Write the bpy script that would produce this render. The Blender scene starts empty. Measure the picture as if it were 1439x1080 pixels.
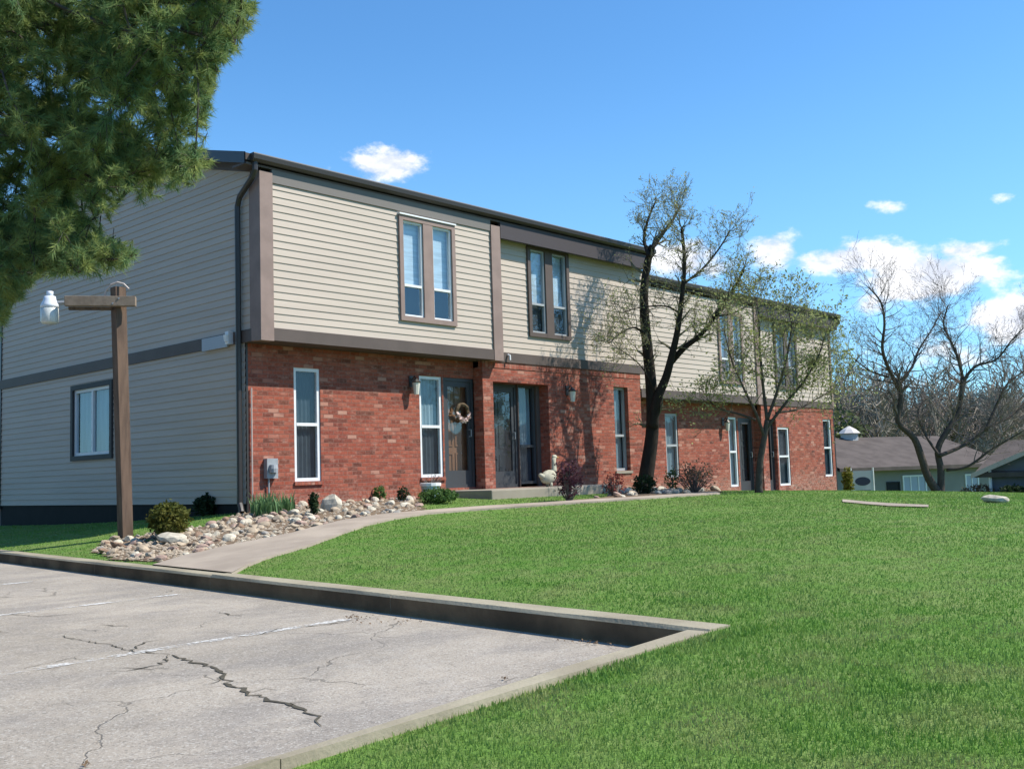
import bpy, math, random
import numpy as np
from mathutils import Vector, Matrix
random.seed(7); RNG = np.random.default_rng(7)
SC = bpy.context.scene; COL = SC.collection

# ------------------------------------------------------------------ camera
F, YAW, PITCH, ROLL = 1449.844, 42.285, 4.958, -1.81
CAM = np.array([-8.963, -13.685, 1.0])
def _axes():
    y, p, r = np.radians([YAW, PITCH, ROLL])
    fw = np.array([np.cos(y), np.sin(y), 0]); rt = np.array([np.sin(y), -np.cos(y), 0]); up = np.array([0, 0, 1.])
    f = fw*np.cos(p)+up*np.sin(p); u = up*np.cos(p)-fw*np.sin(p)
    return rt*np.cos(r)+u*np.sin(r), u*np.cos(r)-rt*np.sin(r), f
RR, UU, FW = _axes()
def ray(px, py): return RR*(px-719.5)/F-UU*(py-540)/F+FW
def atZ(px, py, z): d = ray(px, py); return CAM+d*(z-CAM[2])/d[2]
def atY(px, py, y): d = ray(px, py); return CAM+d*(y-CAM[1])/d[1]
def atD(px, py, t): return CAM+ray(px, py)*t
cd = bpy.data.cameras.new('camera'); cam = bpy.data.objects.new('camera', cd); COL.objects.link(cam)
M = Matrix.Identity(4)
for i in range(3):
    M[i][0], M[i][1], M[i][2], M[i][3] = RR[i], UU[i], -FW[i], CAM[i]
cam.matrix_world = M
cd.sensor_width = 36; cd.lens = 36*F/1439; cd.clip_start = .05; cd.clip_end = 3000
SC.camera = cam
SC.view_settings.view_transform = 'Standard'; SC.view_settings.look = 'None'
SC.view_settings.exposure = 0.5; SC.view_settings.gamma = 1

# ------------------------------------------------------------------ node helper
class NT:
    def __init__(s, nt): s.nt = nt; nt.nodes.clear()
    def n(s, t, **k):
        nd = s.nt.nodes.new(t)
        for a, v in k.items(): setattr(nd, a, v)
        return nd
    def val(s, sock, v):
        if isinstance(v, bpy.types.NodeSocket): s.nt.links.new(v, sock)
        elif isinstance(v, bpy.types.Node): s.nt.links.new(v.outputs[0], sock)
        elif isinstance(v, (tuple, list)) and len(v) == 3 and sock.type == 'RGBA': sock.default_value = (*v, 1)
        else: sock.default_value = v
    def math(s, op, a, b=0., c=None, clamp=False):
        m = s.n('ShaderNodeMath', operation=op, use_clamp=clamp); s.val(m.inputs[0], a); s.val(m.inputs[1], b)
        if c is not None: s.val(m.inputs[2], c)
        return m.outputs[0]
    def vec(s, op, a, b=(0, 0, 0)):
        m = s.n('ShaderNodeVectorMath', operation=op); s.val(m.inputs[0], a); s.val(m.inputs[1], b)
        return m.outputs[1] if op in ('DOT_PRODUCT', 'LENGTH') else m.outputs[0]
    def mix(s, f, a, b, bt='MIX'):
        m = s.n('ShaderNodeMix', data_type='RGBA', blend_type=bt); s.val(m.inputs[0], f); s.val(m.inputs[6], a); s.val(m.inputs[7], b)
        return m.outputs[2]
    def pos(s): return s.n('ShaderNodeNewGeometry').outputs['Position']
    def scale(s, v, sc): return s.vec('MULTIPLY', v, sc)
    def noise(s, v, sc, det=3, rough=.55):
        m = s.n('ShaderNodeTexNoise'); s.val(m.inputs['Vector'], v); m.inputs['Scale'].default_value = sc
        m.inputs['Detail'].default_value = det; m.inputs['Roughness'].default_value = rough
        return m.outputs[0]
    def ramp(s, f, a, b):
        m = s.n('ShaderNodeMapRange', interpolation_type='SMOOTHSTEP'); s.val(m.inputs[0], f)
        m.inputs[1].default_value = a; m.inputs[2].default_value = b
        return m.outputs[0]
    def bump(s, h, st, dist=.01):
        m = s.n('ShaderNodeBump'); s.val(m.inputs['Height'], h); m.inputs['Strength'].default_value = st; m.inputs['Distance'].default_value = dist
        return m.outputs[0]

# ------------------------------------------------------------------ sky and sun
SUN_EL, SUN_AZ = math.radians(48.6), math.radians(140)        # azimuth clockwise from +Y
sun_dir = Vector((math.sin(SUN_AZ)*math.cos(SUN_EL), math.cos(SUN_AZ)*math.cos(SUN_EL), math.sin(SUN_EL)))
W = bpy.data.worlds.new('World'); SC.world = W; W.use_nodes = True
w = NT(W.node_tree)
sky = w.n('ShaderNodeTexSky', sky_type='NISHITA', sun_disc=False)
sky.sun_elevation = SUN_EL; sky.sun_rotation = SUN_AZ; sky.air_density = 1.0; sky.dust_density = .3; sky.ozone_density = 1.6; sky.altitude = 300
gd = w.n('ShaderNodeTexCoord').outputs['Generated']
sep = w.n('ShaderNodeSeparateXYZ'); w.val(sep.inputs[0], gd)
nz = w.noise(w.scale(gd, (1, 1, 1.8)), 26, 6, .62); nz2 = w.noise(w.scale(gd, (1, 1, 2.5)), 9, 4, .5)
CL = [(545, 232, 66, 28, 1.05), (1205, 362, 90, 24, 1.05), (1300, 390, 92, 38, 1.1), (1085, 352, 40, 34, .9), (1425, 450, 70, 36, 1.0), (1350, 352, 50, 14, .8),
      (960, 368, 70, 34, 1.), (1240, 290, 36, 13, .52), (1405, 280, 30, 10, .45), (1225, 425, 44, 24, .75), (1180, 430, 50, 30, .45), (1330, 490, 120, 34, .62), (1290, 545, 150, 26, .5),
      (1700, 400, 240, 60, 1.1), (2100, 330, 200, 50, 1.), (2700, 420, 300, 70, 1.), (3600, 300, 300, 80, 1.)]
tot = None
for (x, y, sx, sy, am) in CL:
    c = Vector(ray(min(x, 2300), y)).normalized()
    if x > 2300: c = Matrix.Rotation(-(x-2300)/F*1.2, 3, 'Z') @ c
    t = Vector((c.y, -c.x, 0)).normalized(); u = t.cross(c).normalized()
    if u.z < 0: u = -u
    a = w.math('DIVIDE', w.vec('DOT_PRODUCT', gd, tuple(t)), sx/F); b = w.math('SUBTRACT', w.vec('DOT_PRODUCT', gd, tuple(u)), 0.)
    b = w.math('DIVIDE', b, sy/F)
    r2 = w.math('ADD', w.math('MULTIPLY', a, a), w.math('MULTIPLY', b, b))
    front = w.math('GREATER_THAN', w.vec('DOT_PRODUCT', gd, tuple(c)), 0.)
    m = w.math('MULTIPLY', w.math('MULTIPLY', w.math('EXPONENT', w.math('MULTIPLY', r2, -1.)), am), front)
    tot = m if tot is None else w.math('MAXIMUM', tot, m)
cm = w.math('ADD', tot, w.math('MULTIPLY', w.math('SUBTRACT', nz, .5), 1.5))
cm = w.math('ADD', cm, w.math('MULTIPLY', w.math('SUBTRACT', nz2, .5), .5))
cm = w.math('MULTIPLY', w.ramp(cm, .38, .85), w.ramp(tot, .03, .3))
ccol = w.mix(w.ramp(nz, .35, .65), (7.6, 8.2, 9.6), (11.5, 11.6, 12.))
haze_f = w.math('MULTIPLY', w.ramp(sep.outputs[2], .42, .02), .36)
skyc = w.mix(1., sky.outputs[0], (.96, 1.66, 2.12), 'MULTIPLY')
skyc = w.mix(haze_f, skyc, (4.4, 8.2, 11.5))
fin = w.mix(cm, skyc, ccol)
bg = w.n('ShaderNodeBackground'); w.val(bg.inputs[0], fin); bg.inputs[1].default_value = .075
wo = w.n('ShaderNodeOutputWorld'); W.node_tree.links.new(bg.outputs[0], wo.inputs[0])
sl = bpy.data.lights.new('sun', 'SUN'); sl.energy = 5.0; sl.angle = math.radians(.53); sl.color = (1, .94, .83)
so = bpy.data.objects.new('sun', sl); COL.objects.link(so); so.location = (0, -20, 40)
so.rotation_euler = (-sun_dir).to_track_quat('-Z', 'Y').to_euler()

# ------------------------------------------------------------------ materials
MATS = {}
def mat(name, col, rough=.7, spec=.3, var=.0, vs=3., col2=None, bump=0., bs=40., metal=0., transl=0., vscale=(1, 1, 1)):
    if name in MATS: return MATS[name]
    m = bpy.data.materials.new(name); m.use_nodes = True; t = NT(m.node_tree)
    p = t.scale(t.pos(), vscale)
    c2 = col2 or tuple(x*(1-var) for x in col)
    nf = t.ramp(t.noise(p, vs, 4), .32, .68)
    c = t.mix(nf, col, c2)
    c = t.mix(t.math('MULTIPLY', t.noise(p, vs*9, 2), .35), c, tuple(x*.7 for x in col))
    b = t.n('ShaderNodeBsdfPrincipled'); t.val(b.inputs['Base Color'], c)
    b.inputs['Roughness'].default_value = rough; b.inputs['Specular IOR Level'].default_value = spec; b.inputs['Metallic'].default_value = metal
    if bump: t.val(b.inputs['Normal'], t.bump(t.noise(p, bs, 3), bump))
    o = t.n('ShaderNodeOutputMaterial')
    if transl:
        tr = t.n('ShaderNodeBsdfTranslucent'); t.val(tr.inputs[0], c); mx = t.n('ShaderNodeMixShader'); mx.inputs[0].default_value = transl
        t.nt.links.new(b.outputs[0], mx.inputs[1]); t.nt.links.new(tr.outputs[0], mx.inputs[2]); t.nt.links.new(mx.outputs[0], o.inputs[0])
    else: t.nt.links.new(b.outputs[0], o.inputs[0])
    MATS[name] = m; return m

def brick_mat(name, soldier=False):
    m = bpy.data.materials.new(name); m.use_nodes = True; t = NT(m.node_tree)
    s = t.n('ShaderNodeSeparateXYZ'); t.val(s.inputs[0], t.pos())
    h = t.math('ADD', s.outputs[0], s.outputs[1])
    cx = t.n('ShaderNodeCombineXYZ')
    if soldier: t.val(cx.inputs[0], s.outputs[2]); t.val(cx.inputs[1], h)
    else: t.val(cx.inputs[0], h); t.val(cx.inputs[1], s.outputs[2])
    b = t.n('ShaderNodeTexBrick'); t.val(b.inputs['Vector'], cx)
    b.inputs['Scale'].default_value = 1; b.inputs['Brick Width'].default_value = .195; b.inputs['Row Height'].default_value = .067
    b.inputs['Mortar Size'].default_value = .006; b.inputs['Mortar Smooth'].default_value = .3; b.inputs['Bias'].default_value = 0
    b.inputs['Color1'].default_value = (0, 0, 0, 1); b.inputs['Color2'].default_value = (1, 1, 1, 1); b.inputs['Mortar'].default_value = (0, 0, 0, 1)
    # per-brick tone from quantised position
    rr = t.n('ShaderNodeSeparateColor'); t.val(rr.inputs[0], b.outputs[0])
    q = rr.outputs[0]
    r = t.n('ShaderNodeValToRGB'); t.val(r.inputs[0], q); e = r.color_ramp.elements
    e[0].position = 0; e[0].color = (.07, .025, .019, 1); e[1].position = 1; e[1].color = (.42, .24, .18, 1)
    for ps, c in ((.15, (.155, .037, .026, 1)), (.4, (.23, .050, .031, 1)), (.74, (.275, .064, .038, 1)), (.92, (.29, .09, .06, 1))):
        k = e.new(ps); k.color = c
    big = t.ramp(t.noise(t.pos(), .9, 3), .3, .7)
    c = t.mix(t.math('MULTIPLY', big, .3), r.outputs[0], (.30, .10, .055))
    fine = t.ramp(t.noise(t.pos(), 22, 4), .35, .7)
    c = t.mix(t.math('MULTIPLY', fine, .3), c, (.38, .15, .11))
    blot = t.ramp(t.noise(t.scale(t.pos(), (1, 1, 2.4)), 6.5, 4, .65), .5, .72)
    c = t.mix(t.math('MULTIPLY', blot, .5), c, (.44, .26, .20))
    dk = t.ramp(t.noise(t.scale(t.pos(), (1, 1, 2.5)), 5.5, 2, .6), .58, .72)
    c = t.mix(t.math('MULTIPLY', dk, .4), c, (.10, .04, .035))
    c = t.mix(t.math('MULTIPLY', b.outputs['Fac'], .65), c, (.24, .13, .10))
    low = t.ramp(s.outputs[2], .95, .5)
    c = t.mix(t.math('MULTIPLY', low, t.math('MULTIPLY', fine, .5)), c, (.42, .30, .24))
    p = t.n('ShaderNodeBsdfPrincipled'); t.val(p.inputs['Base Color'], c); p.inputs['Roughness'].default_value = .88; p.inputs['Specular IOR Level'].default_value = .2
    hh = t.math('SUBTRACT', t.math('MULTIPLY', t.noise(t.pos(), 60, 3), .5), b.outputs['Fac'])
    t.val(p.inputs['Normal'], t.bump(hh, .6, .008))
    o = t.n('ShaderNodeOutputMaterial'); t.nt.links.new(p.outputs[0], o.inputs[0]); MATS[name] = m; return m

def glass_mat(name, tint=(.8, .88, .9), refl=.18):
    m = bpy.data.materials.new(name); m.use_nodes = True; t = NT(m.node_tree)
    tr = t.n('ShaderNodeBsdfTransparent'); t.val(tr.inputs[0], tint)
    g = t.n('ShaderNodeBsdfGlossy'); g.inputs['Roughness'].default_value = .03; t.val(g.inputs[0], (.9, .95, 1.))
    t.val(g.inputs['Normal'], t.bump(t.noise(t.pos(), 1.3, 2), .25, .02))
    lw = t.n('ShaderNodeLayerWeight'); lw.inputs[0].default_value = .5
    f = t.math('ADD', t.math('MULTIPLY', t.math('POWER', lw.outputs['Facing'], 4.), .8), refl*.3, clamp=True)
    mx = t.n('ShaderNodeMixShader'); t.val(mx.inputs[0], f); t.nt.links.new(tr.outputs[0], mx.inputs[1]); t.nt.links.new(g.outputs[0], mx.inputs[2])
    o = t.n('ShaderNodeOutputMaterial'); t.nt.links.new(mx.outputs[0], o.inputs[0]); MATS[name] = m; return m

brick = brick_mat('red_brick'); soldier = brick_mat('soldier_brick', True)
glass = glass_mat('window_glass'); glass_up = glass_mat('upper_glass', refl=.36)
siding = mat('cream_siding', (.495, .418, .352), .6, .25, .10, .9, bump=.05, vscale=(.35, .35, 5))
siding_lo = siding
trim = mat('brown_trim', (.105, .08, .07), .6, .3, .15, 2.)
post_m = mat('faded_brown_trim', (.28, .205, .18), .7, .2, .2, 3.)
gutter_m = mat('dark_gutter', (.035, .03, .028), .4, .5)
white = mat('white_vinyl', (.74, .75, .76), .45, .4, .1, 3.)
dark = mat('dark_interior', (.02, .022, .025), .8, .2)
dscr = mat('insect_screen', (.06, .07, .085), .8, .2, .2, 8.)
blind = mat('pale_blind', (.62, .68, .76), .8, .2, .25, 2.5, vscale=(1, 1, 9))
curtain = mat('grey_curtain', (.30, .36, .40), .9, .1, .4, 7., vscale=(1, 1, .1))
found = mat('black_foundation', (.018, .018, .018), .8, .2, .3, 3.)
shingle = mat('roof_shingle', (.09, .075, .07), .9, .2, .3, 8.)
doorwood = mat('wood_door', (.30, .13, .065), .55, .3, .3, 6., vscale=(1, 1, .2))
storm = mat('storm_door_frame', (.05, .052, .056), .45, .4)
concrete = mat('concrete', (.33, .29, .235), .9, .2, .22, 1.2, bump=.2, bs=60)
metal_g = mat('grey_metal', (.30, .32, .34), .45, .5, .15, 10.)
timber = mat('weathered_timber', (.165, .11, .08), .85, .2, .0, 14., col2=(.09, .062, .048), vscale=(1, 1, .12), bump=.6, bs=25)
timber2 = mat('weathered_arm', (.27, .21, .16), .85, .2, .0, 9., col2=(.20, .15, .11), bump=.3, bs=25)

# ------------------------------------------------------------------ mesh building
class MB:
    def __init__(s): s.v = []; s.f = []
    def quad(s, *p):
        i = len(s.v); s.v += [tuple(map(float, q)) for q in p]; s.f.append(tuple(range(i, i+len(p))))
    def box(s, a, b, mp=None):
        x0, y0, z0 = a; x1, y1, z1 = b; i = len(s.v)
        c = [(x, y, z) for x in (x0, x1) for y in (y0, y1) for z in (z0, z1)]
        s.v += [tuple(mp(*q)) if mp else q for q in c]
        for q in ((0, 1, 3, 2), (4, 6, 7, 5), (0, 4, 5, 1), (2, 3, 7, 6), (0, 2, 6, 4), (1, 5, 7, 3)): s.f.append(tuple(i+k for k in q))
    def obox(s, c, ax, ay, az):
        c, ax, ay, az = map(Vector, (c, ax, ay, az)); i = len(s.v)
        for a in (-1, 1):
            for b in (-1, 1):
                for d in (-1, 1): s.v.append(tuple(c+ax*a+ay*b+az*d))
        for q in ((0, 1, 3, 2), (4, 6, 7, 5), (0, 4, 5, 1), (2, 3, 7, 6), (0, 2, 6, 4), (1, 5, 7, 3)): s.f.append(tuple(i+k for k in q))
    def tube(s, pts, rad, n=6, cap=True):
        pts = [Vector(p) for p in pts]
        if not hasattr(rad, '__len__'): rad = [rad]*len(pts)
        up = Vector((0, 0, 1)); base = len(s.v); prev = None
        for k, p in enumerate(pts):
            d = (pts[min(k+1, len(pts)-1)]-pts[max(k-1, 0)])
            if d.length < 1e-9: d = Vector((0, 0, 1))
            d.normalize()
            if prev is None:
                a = d.cross(up if abs(d.z) < .9 else Vector((1, 0, 0))).normalized()
            else:
                a = prev-d*prev.dot(d)
                a = a.normalized() if a.length > 1e-6 else d.orthogonal().normalized()
            prev = a; b = d.cross(a)
            for j in range(n):
                t = 2*math.pi*j/n; s.v.append(tuple(p+(a*math.cos(t)+b*math.sin(t))*rad[k]))
        for k in range(len(pts)-1):
            for j in range(n):
                q = base+k*n; s.f.append((q+j, q+(j+1) % n, q+n+(j+1) % n, q+n+j))
        if cap:
            s.f.append(tuple(base+j for j in range(n))[::-1]); s.f.append(tuple(base+(len(pts)-1)*n+j for j in range(n)))
    def lathe(s, c, prof, n=16):
        base = len(s.v)
        for (r, z) in prof:
            for j in range(n):
                t = 2*math.pi*j/n; s.v.append((c[0]+r*math.cos(t), c[1]+r*math.sin(t), c[2]+z))
        for k in range(len(prof)-1):
            for j in range(n):
                q = base+k*n; s.f.append((q+j, q+(j+1) % n, q+n+(j+1) % n, q+n+j))
        s.f.append(tuple(base+j for j in range(n))[::-1]); s.f.append(tuple(base+(len(prof)-1)*n+j for j in range(n)))
    def build(s, name, m, parent=None, origin=None, smooth=False, bevel=0, label=None):
        off = Vector(origin if origin is not None else (0, 0, 0))
        if parent is not None:
            r = parent
            while r.parent: r = r.parent
            off = r.location.copy()
        me = bpy.data.meshes.new(name)
        me.from_pydata([(a-off.x, b-off.y, c-off.z) for a, b, c in s.v], [], s.f); me.materials.append(m)
        if smooth: me.polygons.foreach_set('use_smooth', [True]*len(me.polygons))
        me.update()
        o = bpy.data.objects.new(name, me); COL.objects.link(o)
        if parent is not None: o.parent = parent
        else: o.location = off
        if bevel:
            b = o.modifiers.new('b', 'BEVEL'); b.width = bevel; b.segments = 2; b.limit_method = 'ANGLE'
        if label: o['label'] = label
        return o
def tag(o, label=None, cat=None, group=None, kind=None):
    if label: o['label'] = label
    if cat: o['category'] = cat
    if group: o['group'] = group
    if kind: o['kind'] = kind
    return o
def empty(name, loc, label, cat, group=None):
    o = bpy.data.objects.new(name, None); COL.objects.link(o); o.location = loc; o.empty_display_size = .2
    return tag(o, label, cat, group)
def np_mesh(name, V, Fc, m, nside):
    me = bpy.data.meshes.new(name); nf = len(Fc)
    me.vertices.add(len(V)); me.vertices.foreach_set('co', np.asarray(V, np.float32).ravel())
    me.loops.add(nf*nside); me.loops.foreach_set('vertex_index', np.asarray(Fc, np.int32).ravel())
    me.polygons.add(nf); me.polygons.foreach_set('loop_start', np.arange(nf, dtype=np.int32)*nside)
    try: me.polygons.foreach_set('loop_total', np.full(nf, nside, np.int32))
    except Exception: pass
    me.materials.append(m); me.update(); me.validate()
    o = bpy.data.objects.new(name, me); COL.objects.link(o); return o

# ------------------------------------------------------------------ terrain
def KX(Y): return -3.18+.09*Y                       # inner face of the long kerb
CT = np.array([(-2.8, 6, .15), (-2.9, 2, .15), (-3.1, -1, .15), (-3.4, -4, .15), (-3.75, -7, .15), (-4.0, -10.2, .15), (-4.0, -11.2, .14),
 (0, 9.3, .25), (0, 5.4, .33), (0, 2.5, .43), (0, .25, .53), (-1.5, .9, .30), (-1.5, 6, .21), (-1.2, -1.5, .36), (0, -.9, .5),
 (1.2, -.7, .58), (3, -.8, .6), (5, -1.4, .56), (8, -1.4, .56), (9.5, -1., .56), (10.3, -1.9, .5), (13, -.5, .38), (16, -.5, .26), (20.5, -.1, .06), (21, 3, -.05),
 (2, -2.8, .46), (0, -3.6, .38), (-2, -4.2, .26), (5, -3.5, .5), (8, -3.5, .5), (11, -3.8, .46), (15, -3.5, .32), (20, -4, .1),
 (-2, -7, .25), (0, -6, .34), (-1.5, -9.5, .26), (1, -9, .36), (4, -6.5, .43), (7, -7.5, .43), (10, -6.5, .36), (14, -8, .22), (18, -8, .08), (6, -11, .38), (2, -13, .28), (10, -13, .22),
 (-6, -12, .1), (-3, -13, .16), (-8, -13, .06), (-6, -16, .05), (-2, -17, .15), (6, -17, .2), (-15, -14, .0), (-15, -20, -.1), (0, -25, .0), (12, -20, .0), (20, -14, -.1),
 (26, -4, -.3), (30, 4, -.5), (26, 12, -.4), (10, 14, .1), (0, 14, .15), (-8, 12, .05), (-15, 0, -.02), (-12, 20, 0), (34, -12, -.7), (40, 10, -.9), (28, 25, -.6), (10, 28, -.2), (40, -30, -1.)])
def _tps(r): return np.where(r > 0, r*r*np.log(np.maximum(r, 1e-9)), 0.)
_P = CT[:, :2]; _K = _tps(np.linalg.norm(_P[:, None]-_P[None], axis=2))+np.eye(len(_P))*.03
_B = np.hstack([np.ones((len(_P), 1)), _P]); _A = np.block([[_K, _B], [_B.T, np.zeros((3, 3))]])
_W = np.linalg.solve(_A, np.concatenate([CT[:, 2], np.zeros(3)]))
def zt(x, y):
    x = np.atleast_1d(np.asarray(x, float)); y = np.atleast_1d(np.asarray(y, float))
    out = np.zeros(len(x))
    for s in range(0, len(x), 20000):
        X, Y = x[s:s+20000], y[s:s+20000]
        cx, cy = np.clip(X, -15, 40), np.clip(Y, -25, 28)
        r = np.hypot(cx[:, None]-_P[:, 0], cy[:, None]-_P[:, 1])
        zz = _tps(r)@_W[:-3]+_W[-3]+_W[-2]*cx+_W[-1]*cy
        d = np.hypot(X-cx, Y-cy); far = np.hypot(X-CAM[0], Y-CAM[1])
        dd = np.maximum(X-KX(Y)-.2, nearY(X)-.15-Y); dd = np.where((X > -14) & (Y < 16), np.maximum(dd, 0), 9.)
        zz = np.minimum(zz, .118+.12*dd+np.where(dd > 1.2, 9., 0.))
        out[s:s+20000] = zz-.028*np.minimum(d, 60)+.075*np.maximum(far-95, 0)*(far < 400)+22.9*(far >= 400)
    return out
def z1(x, y): return float(zt([x], [y])[0])
def hit(px, py, tmax=70):
    d = ray(px, py); t = 3.
    while t < tmax:
        p = CAM+d*t
        if p[2] < z1(p[0], p[1]): break
        t += .25
    a, b = t-.25, t
    for _ in range(14):
        m = (a+b)/2; p = CAM+d*m
        if p[2] < z1(p[0], p[1]): b = m
        else: a = m
    p = CAM+d*b; return np.array([p[0], p[1], z1(p[0], p[1])])
def inpoly(x, y, poly):
    c = np.zeros(len(x), bool); n = len(poly); j = n-1
    for i in range(n):
        xi, yi = poly[i][:2]; xj, yj = poly[j][:2]
        if yi != yj:
            c ^= ((yi > y) != (yj > y)) & (x < (xj-xi)*(y-yi)/(yj-yi)+xi)
        j = i
    return c
# near kerb: its inner and outer top edge, straight run from the inner corner toward the camera's left
KZ = .13
nin = [atZ(972, 881, KZ), atZ(330, 1075, KZ)]
ndir = Vector((nin[1]-nin[0])).normalized(); nout = Vector((-ndir.y, ndir.x, 0))
if nout.y > 0: nout = -nout
yc_ = nin[0][1]
LC0 = Vector((KX(yc_), yc_, KZ))                      # lot corner
def nearY(x): return LC0.y+(x-LC0.x)*ndir.y/ndir.x
def in_lot(x, y, m=0.): return (x < KX(y)+m) & (y > LC0.y+(x-LC0.x)*ndir.y/ndir.x-m)

gx = np.concatenate([np.arange(-600, -60, 40), np.arange(-60, -18, 4), np.arange(-18, 26, .3), np.arange(26, 60, 2), np.arange(60, 200, 8), np.arange(200, 900, 50)])
gy = np.concatenate([np.arange(-500, -60, 40), np.arange(-60, -20, 4), np.arange(-20, 17.5, .3), np.arange(17.5, 60, 2), np.arange(60, 200, 8), np.arange(200, 900, 50)])
GX, GY = np.meshgrid(gx, gy, indexing='ij'); zz = zt(GX.ravel(), GY.ravel())
fx, fy = GX.ravel(), GY.ravel()
inl = in_lot(fx, fy, .1); e1_ = inl & (fx > KX(fy)-.34); e2_ = inl & ~e1_ & (fy < LC0.y+(fx-LC0.x)*ndir.y/ndir.x+.32); e3_ = inl & ~e1_ & ~e2_ & ((fx < -14.8) | (fy > 15.9))
deep = inl & ~e1_ & ~e2_ & ~e3_
fx = np.where(e1_, KX(fy)+.1, fx); fy = np.where(e2_, LC0.y+(fx-LC0.x)*ndir.y/ndir.x-.035, fy)
zz = np.where(e1_ | e2_, .09, np.where(e3_, -.01, zz))
V = np.stack([fx, fy, zz], 1); ny = len(gy); I = np.arange(len(gx)-1)[:, None]*ny+np.arange(ny-1)[None]
Fc = np.stack([I, I+ny, I+ny+1, I+1], -1).reshape(-1, 4); Fc = Fc[~deep[Fc].any(1)]
def lawn_mat():
    m = bpy.data.materials.new('lawn'); m.use_nodes = True; t = NT(m.node_tree); p = t.pos()
    a = t.ramp(t.noise(p, .35, 4), .3, .7); b = t.ramp(t.noise(p, 3.5, 4), .35, .7); d = t.ramp(t.noise(p, 40, 4, .7), .3, .75)
    c = t.mix(a, (.105, .215, .035), (.15, .25, .055)); c = t.mix(t.math('MULTIPLY', b, .6), c, (.23, .25, .10))
    c = t.mix(t.math('MULTIPLY', d, .45), c, (.045, .12, .018))
    far = t.ramp(t.math('ADD', t.vec('LENGTH', p), t.math('MULTIPLY', t.noise(p, .08, 2), 20.)), 72, 90)
    c = t.mix(far, c, t.mix(d, (.15, .125, .105), (.21, .18, .15)))
    q = t.n('ShaderNodeBsdfPrincipled'); t.val(q.inputs['Base Color'], c); q.inputs['Roughness'].default_value = .9; q.inputs['Specular IOR Level'].default_value = .1
    t.val(q.inputs['Normal'], t.bump(t.noise(p, 30, 4, .7), .8, .03))
    o = t.n('ShaderNodeOutputMaterial'); t.nt.links.new(q.outputs[0], o.inputs[0]); return m
g = np_mesh('ground', V, Fc, lawn_mat(), 4); tag(g, kind='structure'); g.data.polygons.foreach_set('use_smooth', [True]*len(g.data.polygons))

# parking lot
def lot_mat():
    m = bpy.data.materials.new('worn_pavement'); m.use_nodes = True; t = NT(m.node_tree); p = t.pos()
    a = t.ramp(t.noise(p, .55, 5, .6), .35, .68); b = t.ramp(t.noise(t.scale(p, (.8, 1.3, 1)), 1.1, 6, .7), .42, .66); d = t.noise(p, 90, 3, .8); e = t.ramp(t.noise(p, 14, 4, .7), .4, .7)
    c = t.mix(a, (.285, .248, .205), (.40, .348, .288)); c = t.mix(t.math('MULTIPLY', t.ramp(t.noise(p, 4.5, 6, .75), .5, .68), .35), c, (.46, .42, .37))
    st = t.ramp(t.noise(p, 2.6, 3, .5), .62, .74)
    c = t.mix(t.math('MULTIPLY', st, .4), c, (.17, .145, .12))
    c = t.mix(t.math('MULTIPLY', b, .65), c, (.205, .185, .17))
    c = t.mix(t.math('MULTIPLY', e, .22), c, (.44, .40, .35))
    c = t.mix(t.math('MULTIPLY', t.ramp(d, .45, .75), .5), c, (.19, .175, .16))
    v = t.n('ShaderNodeTexVoronoi', feature='DISTANCE_TO_EDGE'); wp = t.n('ShaderNodeTexNoise'); t.val(wp.inputs['Vector'], p); wp.inputs['Scale'].default_value = 2.5; wp.inputs['Detail'].default_value = 5
    t.val(v.inputs['Vector'], t.vec('ADD', p, t.scale(wp.outputs['Color'], (.5, .5, 0)))); v.inputs['Scale'].default_value = .75
    hc = t.math('MULTIPLY', t.ramp(v.outputs[0], .007, .002), t.ramp(t.noise(p, .7, 3), .46, .6))
    c = t.mix(t.math('MULTIPLY', hc, .6), c, (.10, .088, .07))
    v2 = t.n('ShaderNodeTexVoronoi'); t.val(v2.inputs['Vector'], p); v2.inputs['Scale'].default_value = 110
    ag = t.n('ShaderNodeSeparateColor'); t.val(ag.inputs[0], v2.outputs['Color'])
    c = t.mix(t.math('MULTIPLY', t.ramp(ag.outputs[0], .72, .95), .5), c, (.13, .115, .10)); c = t.mix(t.math('MULTIPLY', t.ramp(ag.outputs[1], .8, .97), .4), c, (.55, .52, .47))
    q = t.n('ShaderNodeBsdfPrincipled'); t.val(q.inputs['Base Color'], c); q.inputs['Roughness'].default_value = .92; q.inputs['Specular IOR Level'].default_value = .2
    t.val(q.inputs['Normal'], t.bump(t.math('ADD', t.math('ADD', d, t.noise(p, 9, 4)), t.math('MULTIPLY', hc, -1.)), .6, .008))
    o = t.n('ShaderNodeOutputMaterial'); t.nt.links.new(q.outputs[0], o.inputs[0]); return m
LOTM = lot_mat()
b = MB(); Yf = 16.2; Xf = -15.2
b.quad((LC0.x, LC0.y, 0), (KX(Yf), Yf, 0), (Xf, Yf, 0), (Xf, nearY(Xf), 0)); tag(b.build('parking_lot', LOTM), kind='structure')
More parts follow.
